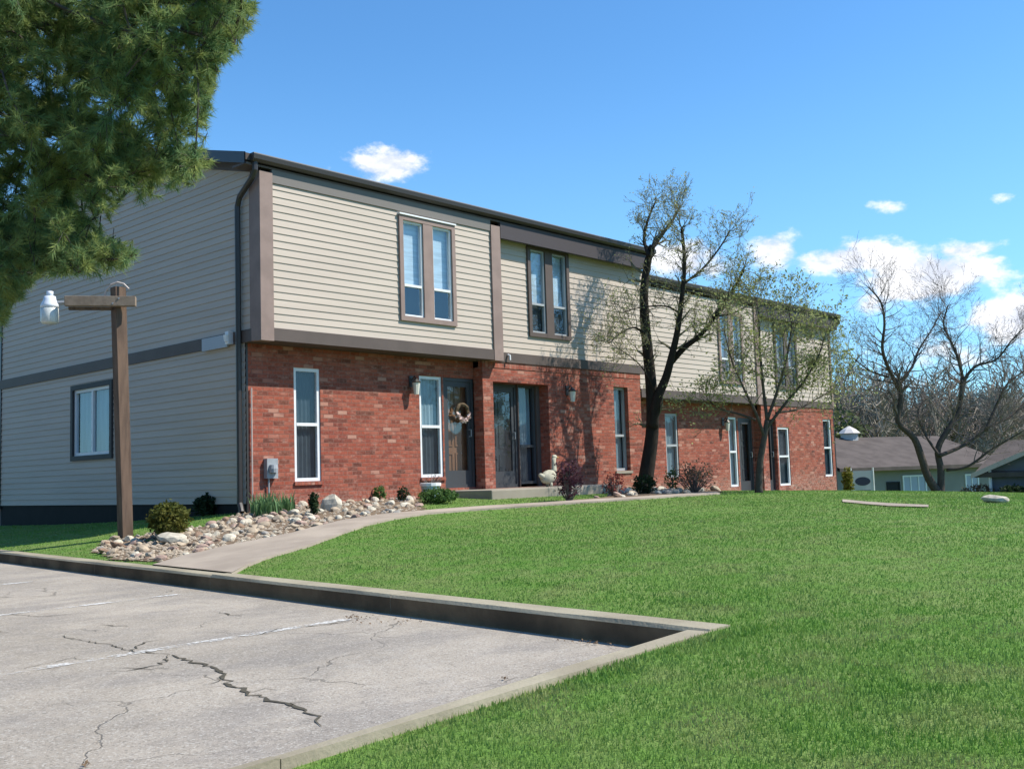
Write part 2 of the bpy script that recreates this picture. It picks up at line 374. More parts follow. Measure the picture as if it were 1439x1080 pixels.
# kerbs, segmented slabs with a joint every 3 m
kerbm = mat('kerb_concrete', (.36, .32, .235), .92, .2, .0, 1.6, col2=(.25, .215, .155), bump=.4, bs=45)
kerbf = mat('stained_kerb_face', (.085, .062, .042), .95, .1, .0, 1.8, col2=(.19, .135, .085), bump=.5, bs=40)  # tyre stains, with the shade on the face also put into the colour
def kerb_run(p0, p1, out, wd, z, seg, name, taper=0.):
    p0, p1, out = Vector(p0), Vector(p1), Vector(out).normalized(); wd0 = wd; L = (p1-p0).length; d = (p1-p0)/L; b = MB(); s = 0.; fm_ = []
    while s < L:
        e = min(s+seg, L); a = p0+d*(s+.0025); c = p0+d*(e-.0025); j = random.uniform(-.006, .006)
        A = [a, a+out*wd, c+out*wd, c]
        n = 5; ring = []
        for i in range(n+1):
            q = a.lerp(c, i/n); wd = wd0-taper*min((q-p0).length/3., 1.); w1 = random.uniform(-.008, .008)
            ring.append([q+Vector((0, 0, -.2)), q+Vector((0, 0, z-.025)), q+out*.02+Vector((0, 0, z+j+w1*.5)), q+out*wd+Vector((0, 0, z+j)), q+out*wd+Vector((0, 0, -.2))])
        for i in range(n):
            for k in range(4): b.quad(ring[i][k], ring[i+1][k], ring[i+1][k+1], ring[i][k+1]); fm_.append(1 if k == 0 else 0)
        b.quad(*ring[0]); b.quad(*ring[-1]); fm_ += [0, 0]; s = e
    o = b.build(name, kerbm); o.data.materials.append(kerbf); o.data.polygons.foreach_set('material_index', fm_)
    return tag(o, kind='structure')
k0 = Vector((LC0.x, LC0.y, 0))
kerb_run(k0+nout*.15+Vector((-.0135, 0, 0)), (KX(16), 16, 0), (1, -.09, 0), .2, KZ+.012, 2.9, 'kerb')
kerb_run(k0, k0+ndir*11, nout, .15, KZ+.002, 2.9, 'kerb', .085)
# stall lines
def paint_mat():
    m = bpy.data.materials.new('worn_paint'); m.use_nodes = True; t = NT(m.node_tree); p = t.pos()
    q = t.n('ShaderNodeBsdfPrincipled'); t.val(q.inputs['Base Color'], (.60, .585, .56)); q.inputs['Roughness'].default_value = .8
    tr = t.n('ShaderNodeBsdfTransparent'); f = t.ramp(t.math('ADD', t.noise(p, 2.2, 3), t.math('MULTIPLY', t.noise(p, 26, 4, .7), .8)), .755, .985)
    mx = t.n('ShaderNodeMixShader'); t.val(mx.inputs[0], f); t.nt.links.new(q.outputs[0], mx.inputs[1]); t.nt.links.new(tr.outputs[0], mx.inputs[2])
    o = t.n('ShaderNodeOutputMaterial'); t.nt.links.new(mx.outputs[0], o.inputs[0]); return m
PM = paint_mat()
for Y in (-7.72, -4.95, -2.15, .65, 3.45):
    b = MB(); b.quad((KX(Y)-.35, Y-.045, .004), (KX(Y)-.35, Y+.045, .004), (KX(Y)-5.2, Y+.02, .004), (KX(Y)-5.2, Y-.07, .004)); tag(b.build('parking_line', PM), kind='structure')
# cracks
crackm = mat('crack_fill', (.10, .09, .07), .95, .1, .3, 6.)
def crack(px, w0, name='pavement_crack'):
    P = [atZ(x, y, 0) for x, y in px]; pts = []
    for a, c in zip(P[:-1], P[1:]):
        n = max(2, int(np.linalg.norm(c-a)/.045))
        for i in range(n): pts.append(a+(c-a)*i/n+np.array([random.gauss(0, .013), random.gauss(0, .013), 0]))
    pts.append(P[-1]); b = MB(); N = len(pts); pr = None
    for i, p in enumerate(pts):
        d = pts[min(i+1, N-1)]-pts[max(i-1, 0)]; d /= np.linalg.norm(d); nn = np.array([-d[1], d[0], 0]); ww = w0*(.25+.9*random.random()**1.5)*min(1, i/4, (N-1-i)/4)+.0015
        cu = (p+nn*ww+[0, 0, .004], p-nn*ww+[0, 0, .004])
        if pr is not None: b.quad(pr[0], pr[1], cu[1], cu[0])
        pr = cu
    tag(b.build(name, crackm), kind='structure')
crack([(240, 920), (270, 930), (305, 940), (313, 950), (320, 962), (355, 975), (400, 990), (425, 996), (452, 1021)], .013)
crack([(313, 950), (300, 960), (285, 962)], .006); crack([(350, 973), (372, 968), (395, 970)], .006); crack([(240, 920), (222, 934), (190, 941), (150, 944)], .007); crack([(185, 915), (200, 903), (232, 897)], .007); crack([(60, 933), (100, 925), (130, 926)], .006); crack([(0, 862), (60, 866), (110, 862)], .006)
crack([(405, 995), (412, 987), (440, 986)], .012)
crack([(88, 893), (110, 899), (150, 905), (185, 915), (240, 920)], .006)
crack([(30, 940), (60, 933)], .014); crack([(0, 887), (14, 889)], .012); crack([(170, 938), (210, 940), (260, 938)], .008)
crack([(145, 878), (180, 880)], .012); crack([(360, 892), (400, 882), (440, 880), (500, 872)], .008); crack([(300, 860), (340, 866)], .008)

# walkway from kerb to the doors, along the front
lowe = [(337, 806), (347, 797), (372, 787), (401, 778), (430, 770), (460, 759), (490, 748), (520, 738), (555, 730), (600, 723), (660, 718), (720, 714), (780, 710), (840, 706), (900, 702), (960, 698), (1012, 694.5)]
uppe = [(236, 792), (262, 782), (290, 776), (318, 769), (350, 763), (380, 757), (410, 751), (440, 743), (480, 733), (540, 724), (620, 717.0), (690, 712.0), (760, 708.0), (830, 703.5), (890, 700), (950, 695.8), (1005, 692.4)]
LO = [hit(*p) for p in lowe]; UP = [hit(*p) for p in uppe]
b = MB(); N = len(LO); walk_poly = [p[:2] for p in LO]+[p[:2] for p in UP[::-1]]
LO[0] = np.array([KX(LO[0][1])+.195, LO[0][1], .13]); UP[0] = np.array([KX(UP[0][1])+.195, UP[0][1], .13])
for i in range(N-1):
    for s in range(4):
        def L(k, q):
            p = LO[k]+(UP[k]-LO[k])*q/4; return (p[0], p[1], KZ+.022 if k == 0 else max(z1(p[0], p[1]), .115)+.03)
        b.quad(L(i, s), L(i+1, s), L(i+1, s+1), L(i, s+1))
    for E_ in (LO, UP):
        p, q = E_[i], E_[i+1]; zp, zq = z1(*p[:2]), z1(*q[:2])
        b.quad((p[0], p[1], max(zp, .115)+.03), (q[0], q[1], max(zq, .115)+.03), (q[0], q[1], zq-.1), (p[0], p[1], zp-.1))
walkm = mat('walk_concrete', (.40, .335, .27), .9, .2, .0, 1.5, col2=(.29, .24, .195), bump=.3, bs=60)
tag(b.build('footpath', walkm), kind='structure')
# far strip of path past the end of the building
b = MB(); e1 = [hit(x, y) for x, y in ((1184, 706), (1215, 709), (1250, 712), (1305, 713.5))]; e2 = [hit(x, y) for x, y in ((1184, 702.5), (1215, 705.5), (1250, 708), (1305, 710.5))]
for i in range(3): b.quad(*[(p[0], p[1], p[2]+.016) for p in (e1[i], e1[i+1], e2[i+1], e2[i])])
tag(b.build('footpath', walkm), kind='structure'); strip_poly = [p[:2] for p in e1]+[p[:2] for p in e2[::-1]]

# ------------------------------------------------------------------ building
B = empty('townhouse_block', (0, 0, .5), 'two storey townhouse block, cream lap siding above red brick, dark low roof and gutters', 'apartment building')
def fmap(yp): return lambda u, d, z: (u, yp-d, z)                       # front walls, d = outwards
smap = lambda u, d, z: (-d, u, z)                                       # left side wall
def wall(mp, u0, u1, z0, z1_, holes, rev, name, m, parent=B, d=0.):
    us = sorted({u0, u1, *[h[0] for h in holes], *[h[1] for h in holes]}); zs = sorted({z0, z1_, *[h[2] for h in holes], *[h[3] for h in holes]})
    b = MB()
    for a, c in zip(us[:-1], us[1:]):
        for e, f in zip(zs[:-1], zs[1:]):
            mu, mz = (a+c)/2, (e+f)/2
            if any(h[0] < mu < h[1] and h[2] < mz < h[3] for h in holes): continue
            b.quad(mp(a, d, e), mp(c, d, e), mp(c, d, f), mp(a, d, f))
    for h in holes:
        a, c, e, f = h
        b.quad(mp(a, d, e), mp(a, d, f), mp(a, d-rev, f), mp(a, d-rev, e)); b.quad(mp(c, d, e), mp(c, d, f), mp(c, d-rev, f), mp(c, d-rev, e))
        b.quad(mp(a, d, f), mp(c, d, f), mp(c, d-rev, f), mp(a, d-rev, f)); b.quad(mp(a, d, e), mp(c, d, e), mp(c, d-rev, e), mp(a, d-rev, e))
    for (p, q) in (((u0, z0), (u0, z1_)), ((u1, z0), (u1, z1_)), ((u0, z1_), (u1, z1_))):
        b.quad(mp(p[0], d, p[1]), mp(q[0], d, q[1]), mp(q[0], d-.2, q[1]), mp(p[0], d-.2, p[1]))
    return b.build(name, m, parent)
def laps(mp, u0, u1, z0, z1_, holes, name, parent=B, top=None, h=.115, pr=.013):
    b = MB(); n = int(math.ceil((z1_-z0)/h))
    for i in range(n):
        a, c = z0+i*h, min(z0+(i+1)*h, z1_)
        cuts = sorted({a, c, *[k for q in holes for k in q[2:4] if a < k < c]})
        for e, f in zip(cuts[:-1], cuts[1:]):
            mz = (e+f)/2; seg = [(u0, u1)]
            if top: seg = [top(f-.07)] if top(f-.07) else []
            for q in holes:
                if q[2] < mz < q[3]:
                    ns = []
                    for s in seg:
                        if q[1] <= s[0] or q[0] >= s[1]: ns.append(s); continue
                        if q[0] > s[0]: ns.append((s[0], q[0]))
                        if q[1] < s[1]: ns.append((q[1], s[1]))
                    seg = ns
            de = pr*(1-(e-a)/h); df = pr*(1-(f-a)/h)
            for s in seg:
                b.quad(mp(s[0], de, e), mp(s[1], de, e), mp(s[1], df, f), mp(s[0], df, f))
                if e == a: b.quad(mp(s[0], de, e), mp(s[1], de, e), mp(s[1], -.01, e), mp(s[0], -.01, e))
    return b.build(name, siding, parent)
def bar(b, mp, u0, u1, z0, z1_, d0, d1): b.box((u0, d0, z0), (u1, d1, z1_), mp)
def frame_rect(b, mp, u0, u1, z0, z1_, w_, d0, d1):
    bar(b, mp, u0, u1, z1_-w_, z1_, d0, d1); bar(b, mp, u0, u1, z0, z0+w_, d0, d1)
    bar(b, mp, u0, u0+w_, z0+w_, z1_-w_, d0, d1); bar(b, mp, u1-w_, u1, z0+w_, z1_-w_, d0, d1)
def window(mp, u0, u1, z0, z1_, fm=None, rail=.5, w_=.055, upper=None, lower=None, rec=.05, casing=None, cw=.09, gm=None, vert=False, label=None, parent=B, lowfrac=None):
    """window part > frame-pieces, pane, curtain, interior"""
    fm = fm or white; b = MB(); gm = gm or glass
    frame_rect(b, mp, u0, u1, z0, z1_, w_, -rec-.06, -rec)
    zr = z0+(z1_-z0)*rail
    if vert: bar(b, mp, (u0+u1)/2-.03, (u0+u1)/2+.03, z0+w_, z1_-w_, -rec-.045, -rec+.006)
    else: bar(b, mp, u0+w_, u1-w_, zr-.025, zr+.025, -rec-.045, -rec+.006)
    wo_ = b.build('window', fm, parent, label=label)
    if casing:
        c = MB(); frame_rect(c, mp, u0-cw, u1+cw, z0-cw, z1_+cw, cw, -.03, .045); c.build('casing', casing, wo_)
    g_ = MB(); g_.quad(mp(u0+w_, -rec-.03, z0+w_), mp(u1-w_, -rec-.03, z0+w_), mp(u1-w_, -rec-.03, z1_-w_), mp(u0+w_, -rec-.03, z1_-w_)); g_.build('pane', gm, wo_)
    zc = z0+(z1_-z0)*(lowfrac if lowfrac is not None else rail)
    for (m, a, c_) in ((upper, zc, z1_-w_), (lower, z0+w_, zc)):
        if not m: continue
        k = MB(); n = 10; dd = rec+.09
        for i in range(n):
            ua, ub = u0+w_+(u1-u0-2*w_)*i/n, u0+w_+(u1-u0-2*w_)*(i+1)/n
            k.quad(mp(ua, -dd-.02*(i % 2), a), mp(ub, -dd-.02*((i+1) % 2), a), mp(ub, -dd-.02*((i+1) % 2), c_), mp(ua, -dd-.02*(i % 2), c_))
        k.build('screen' if m is dscr else 'curtain', m, wo_)
    k = MB(); bk = rec+.28
    k.quad(mp(u0, -bk, z0), mp(u1, -bk, z0), mp(u1, -bk, z1_), mp(u0, -bk, z1_))
    for a, c_ in (((u0+.002, z0), (u0+.002, z1_)), ((u1-.002, z0), (u1-.002, z1_)), ((u0, z1_-.002), (u1, z1_-.002)), ((u0, z0+.002), (u1, z0+.002))):
        k.quad(mp(a[0], -rec-.062, a[1]), mp(c_[0], -rec-.062, c_[1]), mp(c_[0], -bk, c_[1]), mp(a[0], -bk, a[1]))
    k.build('interior', dark, wo_)
    return wo_
G0 = .3
# --- unit A and B geometry; C repeats it 0.315 m back and 0.508 m lower
yA, yAu, yB, yBu = 0., -.417, -.24, -.234
ZB0, ZB1, ZS1 = 3.154, 3.348, 5.72
fA, fAu, fB, fBu = fmap(yA), fmap(yAu), fmap(yB), fmap(yBu)
# A brick
hA = [(.88, 1.40, .99, 2.82), (3.6, 4.16, .99, 2.82), (4.2, 4.995, .78, 2.82)]
wall(fA, 0.03, 4.995, G0, ZB0-.002, hA, .1, 'brick_wall', brick)
window(fA, .88, 1.40, .99, 2.82, upper=dscr, lower=dscr, label='tall narrow white window nearest the corner', rec=.02)
window(fA, 3.6, 4.16, .99, 2.82, upper=curtain, lower=dscr, label='tall narrow white window left of the storm door', rec=.02)
for a, c in ((.86, 1.42), (3.58, 4.18)):
    b = MB(); b.box((a, .05, .93), (c, -.035, .985)); b.build('brick_sill', soldier, B)
def door(mp, u0, u1, z0, z1_, rec, wood, half, name_label, knob_side=1):
    b = MB(); frame_rect(b, mp, u0, u1, z0, z1_, .06, -rec-.1, -rec)
    bar(b, mp, u0+.06, u1-.06, z0+.06, z0+.32, -rec-.06, -rec-.02)
    bar(b, mp, u0+.06, u0+.14, z0+.32, z1_-.06, -rec-.06, -rec-.02); bar(b, mp, u1-.14, u1-.06, z0+.32, z1_-.06, -rec-.06, -rec-.02)
    bar(b, mp, u0+.14, u1-.14, z1_-.16, z1_-.06, -rec-.06, -rec-.02)
    d_ = b.build('door', storm, B, label=name_label)
    g_ = MB(); g_.quad(*[mp(u, -rec-.04, z) for u, z in ((u0+.14, z0+.32), (u1-.14, z0+.32), (u1-.14, z1_-.16), (u0+.14, z1_-.16))]); g_.build('pane', glass_up if half else glass, d_)
    k = MB(); bar(k, mp, u0+.05, u1-.05, z0+.02, z1_-.05, -rec-.2, -rec-.14)
    for r in range(3):
        za = z0+.15+r*.62; 
        for q in range(2):
            ua = u0+.14+q*(u1-u0-.24)/2; frame_rect(k, mp, ua, ua+(u1-u0-.36)/2, za, za+.5, .03, -rec-.139, -rec-.125)
    k.build('door_leaf', wood, d_)
    h_ = MB(); uu = u1-.11 if knob_side > 0 else u0+.11; h_.tube([mp(uu, -rec-.02, z0+.95), mp(uu, -rec+.04, z0+.95), mp(uu, -rec+.04, z0+1.08), mp(uu, -rec-.02, z0+1.08)], .01, 6); h_.build('handle', metal_g, d_)
    return d_
door(fA, 4.2, 4.99, .78, 2.82, .02, doorwood, True, 'grey storm door over a brown wooden door')
# B brick
hB = [(5.28, 6.9, .74, 2.77), (9.1, 9.62, 1.0, 2.83)]
wall(fB, 5.0, 10.1, G0, 3.02, hB, .30, 'brick_wall', brick, label if False else B) if False else wall(fB, 5.0, 10.1, G0, 2.772 if False else ZB0-.12, hB, .30, 'brick_wall', brick)
b = MB(); b.box((5.0, yB-.012, ZB0-.119), (10.1, yB+.1, ZB0-.001)); 
b.build('brick_wall', soldier, B)
b = MB(); b.quad((5.0, yB+.2, G0), (5.0, yA+.25, G0), (5.0, yA+.25, ZB0-.12), (5.0, yB+.2, ZB0-.12)); b.build('brick_wall', brick, B); b = MB(); b.quad((10.1, yB+.2, G0), (10.1, .6, G0), (10.1, .6, ZB0-.12), (10.1, yB+.2, ZB0-.12)); b.build('brick_wall', brick, B)
fBd = fmap(.04)
door(fBd, 5.40, 6.24, .74, 2.77, 0., storm, True, 'dark glazed storm door in the recessed entry')
window(fBd, 6.26, 6.78, .80, 2.77, fm=storm, upper=curtain, lower=dscr, rec=0., rail=.38, label='dark framed side window beside the recessed door')
b = MB(); b.box((6.79, .05, .74), (6.9, -.0, 2.77)); b.box((6.24, .05, .74), (6.26, .0, 2.77)); b.box((5.28, .05, .74), (5.40, 0., 2.77)); b.build('door_surround', trim, B)
window(fB, 9.1, 9.62, 1.0, 2.83, upper=curtain, lower=curtain, rec=.1, rail=.42, fm=mat('grey_frame', (.35, .37, .38), .5), label='narrow recessed window at the right end of the second unit')
b = MB(); b.box((9.06, yB-.03, .94), (9.66, yB+.1, .995)); b.build('brick_sill', concrete, B)
# overhang soffit and belts
b = MB(); b.box((0.0, yAu, ZB0+.002), (5.37, .1, ZB0+.03)); b.build('soffit', trim, B)
b = MB(); b.box((.2, yAu-.035, ZB0), (5.12, yAu+.02, ZB1)); b.build('belt_board', trim, B)
b = MB(); b.box((5.38, yBu-.04, ZB0-.0), (10.34, yBu+.05, ZB1-.01)); b.build('belt_board', trim, B)
b = MB(); b.box((-.035, -.2, ZB0+.0), (.0, 9.36, ZB1)); b.build('belt_board', gutter_m if False else trim, B)
# corner posts
b = MB(); b.box((-.035, yAu-.045, ZB0-.01), (.2, yAu+.1, ZS1+.05)); b.box((-.034, yAu+.1, ZB0+.0), (.05, yAu+.25, ZS1+.05)); b.build('corner_board', post_m, B)
b = MB(); b.box((5.12, yAu-.045, ZB0-.01), (5.37, yBu+.04, ZS1+.02)); b.build('corner_board', post_m, B)
b = MB(); b.box((-.03, 9.28, .6), (.05, 9.42, 5.9)); b.build('corner_board', gutter_m, B)
# siding: A upper, B upper
hu = [(2.80, 4.15, 3.70, 5.56)]
laps(fAu, .2, 5.12, ZB1, 5.62, hu, 'siding')
b = MB(); b.box((.2, yAu-.03, 5.622), (5.12, yAu+.05, 5.86)); b.build('frieze_board', mat('grey_frieze', (.17, .155, .145), .7), B)  # board colour darkened to carry the shade under the gutter
hb = [(6.36, 7.66, 3.72, 5.48)]
laps(fBu, 5.37, 10.36, ZB1, 5.62, hb, 'siding')
def double_window(mp, u0, u1, z0, z1_, fm, casing, lab, wh=True, lowfrac=.34, up=None, lowm=None):
    c = MB(); frame_rect(c, mp, u0, u1, z0, z1_, .085, -.04, .05)
    um = (u0+u1)/2; bar(c, mp, um-.115, um+.115, z0+.085, z1_-.085, -.04, .045)
    r = c.build('window', casing, B, label=lab)
    k = MB(); bar(k, mp, u0-.01, u1+.01, z1_+.001, z1_+.028, -.02, .075)
    if wh: k.build('head_flashing', white, r)
    for a, e in ((u0+.085, um-.115), (um+.115, u1-.085)):
        s = MB(); frame_rect(s, mp, a, e, z0+.085, z1_-.085, .035, -.06, .012); zr = z0+(z1_-z0)*lowfrac
        bar(s, mp, a+.035, e-.035, zr-.022, zr+.022, -.05, .016); s.build('sash', fm, r)
        g_ = MB(); g_.quad(*[mp(u, -.02, z) for u, z in ((a, z0+.09), (e, z0+.09), (e, z1_-.09), (a, z1_-.09))]); g_.build('pane', glass_up, r)
        k = MB(); k.quad(*[mp(u, -.10, z) for u, z in ((a-.05, zr), (e+.05, zr), (e+.05, z1_-.03), (a-.05, z1_-.03))]); k.build('blind', up or blind, r)
        if lowm: k = MB(); k.quad(*[mp(u, -.10, z) for u, z in ((a-.05, z0+.03), (e+.05, z0+.03), (e+.05, zr-.001), (a-.05, zr-.001))]); k.build('curtain', lowm, r)
    k = MB(); k.quad(*[mp(u, -.25, z) for u, z in ((u0, z0), (u1, z0), (u1, z1_), (u0, z1_))])
    for p, q in (((u0+.01, z0), (u0+.01, z1_)), ((u1-.01, z0), (u1-.01, z1_)), ((u0, z1_-.01), (u1, z1_-.01)), ((u0, z0+.01), (u1, z0+.01))): k.quad(mp(p[0], -.04, p[1]), mp(q[0], -.04, q[1]), mp(q[0], -.25, q[1]), mp(p[0], -.25, p[1]))
    k.build('interior', dark, r); return r
double_window(fAu, 2.80, 4.15, 3.70, 5.56, white, post_m, 'paired upstairs window with white sashes in the first unit')
double_window(fBu, 6.36, 7.66, 3.72, 5.58, mat('grey_frame', (0, 0, 0)), trim, 'paired upstairs window with brown trim in the second unit', wh=False, lowfrac=.36, lowm=dscr)
# side wall
RS = .26
def gab(z, lo, base=6.0, y0=-.56, ym=4.7, drop=.16):
    y = y0+(z+drop-base)/RS
    a = max(lo, y); c = min(9.4, 2*ym-y)
    return (a, c) if c-a > .05 else None
laps(smap, -.17, 9.3, ZB1, 7.2, [], 'siding', top=lambda z: gab(z, -.17))
for (p, q) in (((-.417, 6.0+RS*.143), (4.7, 6.0+RS*5.26)), ((9.4, 6.0+RS*.56), (4.7, 6.0+RS*5.26))):
    b = MB(); A_ = [(-.034, p[0], p[1]-.13), (-.034, q[0], q[1]-.13), (-.034, q[0], q[1]-.29), (-.034, p[0], p[1]-.29)]
    b.quad(*A_); b.quad(*[(.02, y, z) for _, y, z in A_]); b.quad(A_[2], A_[3], (.02, *A_[3][1:]), (.02, *A_[2][1:])); b.build('rake_trim', trim, B)
hs = [(4.36, 5.84, 1.60, 2.86)]
laps(smap, 0.02, 9.3, .675, ZB0, hs, 'siding')
window(smap, 4.36, 5.84, 1.60, 2.86, upper=curtain, lower=curtain, rec=.0, vert=True, casing=mat('dark_trim', (.04, .038, .04), .6), label='white sliding window in the side wall', w_=.06, lowfrac=.5)
b = MB(); b.box((.01, .02, -.2), (.12, 9.3, .674)); b.build('foundation', found, B)
b = MB()
for (a, c) in (((20.44, .3, -.6), (20.44, 9.7, 5.3)), ((10.37, .3, 0), (10.36, 9.5, 6.))): b.quad((a[0], a[1], a[2]), (a[0], c[1], a[2]), (a[0], c[1], c[2]), (a[0], a[1], c[2]))
b.quad((0, 9.4, 0), (10.36, 9.4, 0), (10.36, 9.4, 6), (0, 9.4, 6)); b.quad((10.36, 9.7, -.6), (20.45, 9.7, -.6), (20.45, 9.7, 5.4), (10.36, 9.7, 5.4))
b.build('siding', siding, B)
# roofs
def roof(x0, x1, yf, ye, z0, name='roof'):
    ym = (yf+ye)/2; zr = z0+RS*(ym-yf); t = .11; b = MB()
    prof = [(yf, z0-t), (yf, z0), (ym, zr), (ye, z0), (ye, z0-t), (ym, zr-t)]
    for i in range(6):
        a, c = prof[i], prof[(i+1) % 6]; b.quad((x0, *a), (x1, *a), (x1, *c), (x0, *c))
    for x in (x0, x1): b.quad((x, *prof[0]), (x, *prof[1]), (x, *prof[2]), (x, *prof[5])); b.quad((x, *prof[2]), (x, *prof[3]), (x, *prof[4]), (x, *prof[5]))
    r = b.build(name, shingle, B)
    for x in (x0-.02, x1+.001):
        k = MB()
        for (p, q) in (((yf, z0), (ym, zr)), ((ye, z0), (ym, zr))):
            k.quad((x, p[0], p[1]+.01), (x, q[0], q[1]+.01), (x, q[0], q[1]-.17), (x, p[0], p[1]-.17)); k.quad((x+.02, p[0], p[1]-.17), (x+.02, q[0], q[1]-.17), (x, q[0], q[1]-.17), (x, p[0], p[1]-.17)); k.quad((x+.02, p[0], p[1]+.01), (x+.02, q[0], q[1]+.01), (x, q[0], q[1]+.01), (x, p[0], p[1]+.01)); k.quad((x+.02, p[0], p[1]+.01), (x+.02, q[0], q[1]+.01), (x+.02, q[0], q[1]-.17), (x+.02, p[0], p[1]-.17))
        k.build('rake_board', gutter_m, r)
    return r
roof(-.28, 10.5, -.46, 9.86, 6.0); roof(10.36, 20.75, -.145, 10.1, 5.492)
def gutter(x0, x1, y, z):
    b = MB(); prof = [(y+.1, z), (y-.0, z), (y-.012, z-.02), (y-.0, z-.09), (y+.05, z-.125), (y+.1, z-.125)]
    for i in range(6):
        a, c = prof[i], prof[(i+1) % 6]; b.quad((x0, *a), (x1, *a), (x1, *c), (x0, *c))
    for x in (x0, x1): b.quad(*[(x, *p) for p in prof])
    return b.build('gutter', gutter_m, B)
gutter(-.2, 10.5, -.56, 6.0); gutter(10.4, 20.7, -.245, 5.492)
b = MB(); b.box((-.28, -.45, 5.83), (10.5, -.1, 5.862)); b.box((10.37, -.135, 5.32), (20.7, .2, 5.352)); b.build('soffit', trim, B)
purp = mat('header_board', (.055, .045, .048), .6)
b = MB(); b.box((5.375, -.47, 5.52), (10.4, -.40, 5.829)); b.box((5.375, -.399, 5.60), (10.4, yBu+.0, 5.625)); b.build('header_board', purp, B)
# downspout at the left corner, with its elbow from the gutter
b = MB(); b.tube([(-.12, -.47, 5.92), (-.12, -.47, 5.76), (-.12, -.40, 5.66), (-.08, .02, 5.44), (-.075, .09, 5.3), (-.075, .09, .7), (-.1, .0, .55)], .045, 8); b.build('downspout', gutter_m, B)
b = MB(); b.box((-.002, 0.0, .55), (.03, .02, ZB0)); b.build('corner_board', gutter_m, B)
# --- units C1 and C2
dy, dz = .315, -.508
yC1, yC1u, yC2, yC2u = .315, -.102, .075, .081
c1, c1u, c2, c2u = fmap(yC1), fmap(yC1u), fmap(yC2), fmap(yC2u)
hC = [(11.86, 12.40, .8, 2.34), (14.78, 15.2, .49, 2.31), (15.28, 16.02, .30, 2.3)]
wall(c1, 10.1, 16.1, -.2, ZB0+dz-.002, hC, .1, 'brick_wall', brick)
window(c1, 11.86, 12.40, .8, 2.34, upper=curtain, lower=curtain, label='narrow window behind the big tree trunk', rec=.02, fm=mat('grey_frame', (0, 0, 0)))
window(c1, 14.78, 15.2, .49, 2.31, upper=curtain, lower=curtain, label='pale side window left of the third door', rec=.02)
door(c1, 15.28, 16.02, .30, 2.3, .02, storm, False, 'dark storm door of the third unit')
hC2 = [(16.42, 16.9, .3, 2.27), (16.98, 17.62, .45, 2.06), (19.76, 20.3, .64, 2.33)]
wall(c2, 16.1, 20.45, -.3, ZB0+dz-.12, hC2, .12, 'brick_wall', brick)
b = MB(); b.box((16.1, yC2-.012, ZB0+dz-.119), (20.45, yC2+.1, ZB0+dz-.001)); b.build('brick_wall', soldier, B)
b = MB(); b.quad((16.1, yC2+.2, -.3), (16.1, yC1+.1, -.3), (16.1, yC1+.1, 2.52), (16.1, yC2+.2, 2.52)); b.build('brick_wall', brick, B); b = MB(); b.quad((20.45, yC2+.2, -.3), (20.45, 9, -.3), (20.45, 9, 2.6), (20.45, yC2+.2, 2.6)); b.build('brick_wall', brick, B)
door(c2, 16.42, 16.9, .3, 2.27, .1, storm, False, 'narrow dark door of the last unit')
window(c2, 16.98, 17.62, .45, 2.06, upper=dscr, lower=dscr, label='white window with dark screens in the last unit', rec=.02)
window(c2, 19.76, 20.3, .64, 2.33, upper=dscr, lower=dscr, label='narrow white window at the far right end', rec=.03)
b = MB(); b.box((10.36, yC1u, ZB0+dz+.002), (15.7, .45, ZB0+dz+.03)); b.build('soffit', trim, B)
b = MB(); b.box((10.3, yC1u-.035, ZB0+dz), (15.6, yC1u+.02, ZB1+dz)); b.build('belt_board', trim, B)
b = MB(); b.box((15.8, yC2u-.04, ZB0+dz), (20.46, yC2u+.05, ZB1+dz-.01)); b.build('belt_board', trim, B)
b = MB(); b.box((15.6, yC1u-.045, ZB0+dz-.01), (15.8, yC2u+.04, 5.25)); b.build('corner_board', post_m, B); b = MB(); b.box((20.4, yC2u-.045, ZB0+dz), (20.49, yC2u+.2, 5.25)); b.build('corner_board', post_m, B)
hc1 = [(13.75, 14.95, 3.12, 4.98)]; hc2 = [(17.0, 18.3, 3.12, 4.98)]
laps(c1u, 10.3, 15.6, ZB1+dz, 5.25, hc1, 'siding'); laps(c2u, 15.8, 20.4, ZB1+dz, 5.25, hc2, 'siding')
double_window(c1u, 13.75, 14.95, 3.12, 4.98, white, post_m, 'paired upstairs window of the third unit behind branches', wh=False)
double_window(c2u, 17.0, 18.3, 3.12, 4.98, mat('grey_frame', (0, 0, 0)), trim, 'paired upstairs window of the last unit', wh=False)
b = MB(); b.box((15.7, -.155, 5.02), (20.6, -.09, 5.318)); b.box((15.7, -.089, 5.10), (20.5, yC2u, 5.12)); b.build('header_board', purp, B)
b = MB(); b.tube([(20.62, -.2, 5.4), (20.66, -.2, 5.25), (20.56, .0, 5.05), (20.52, .12, 4.95), (20.52, .12, .1)], .045, 8); b.build('downspout', gutter_m, B)
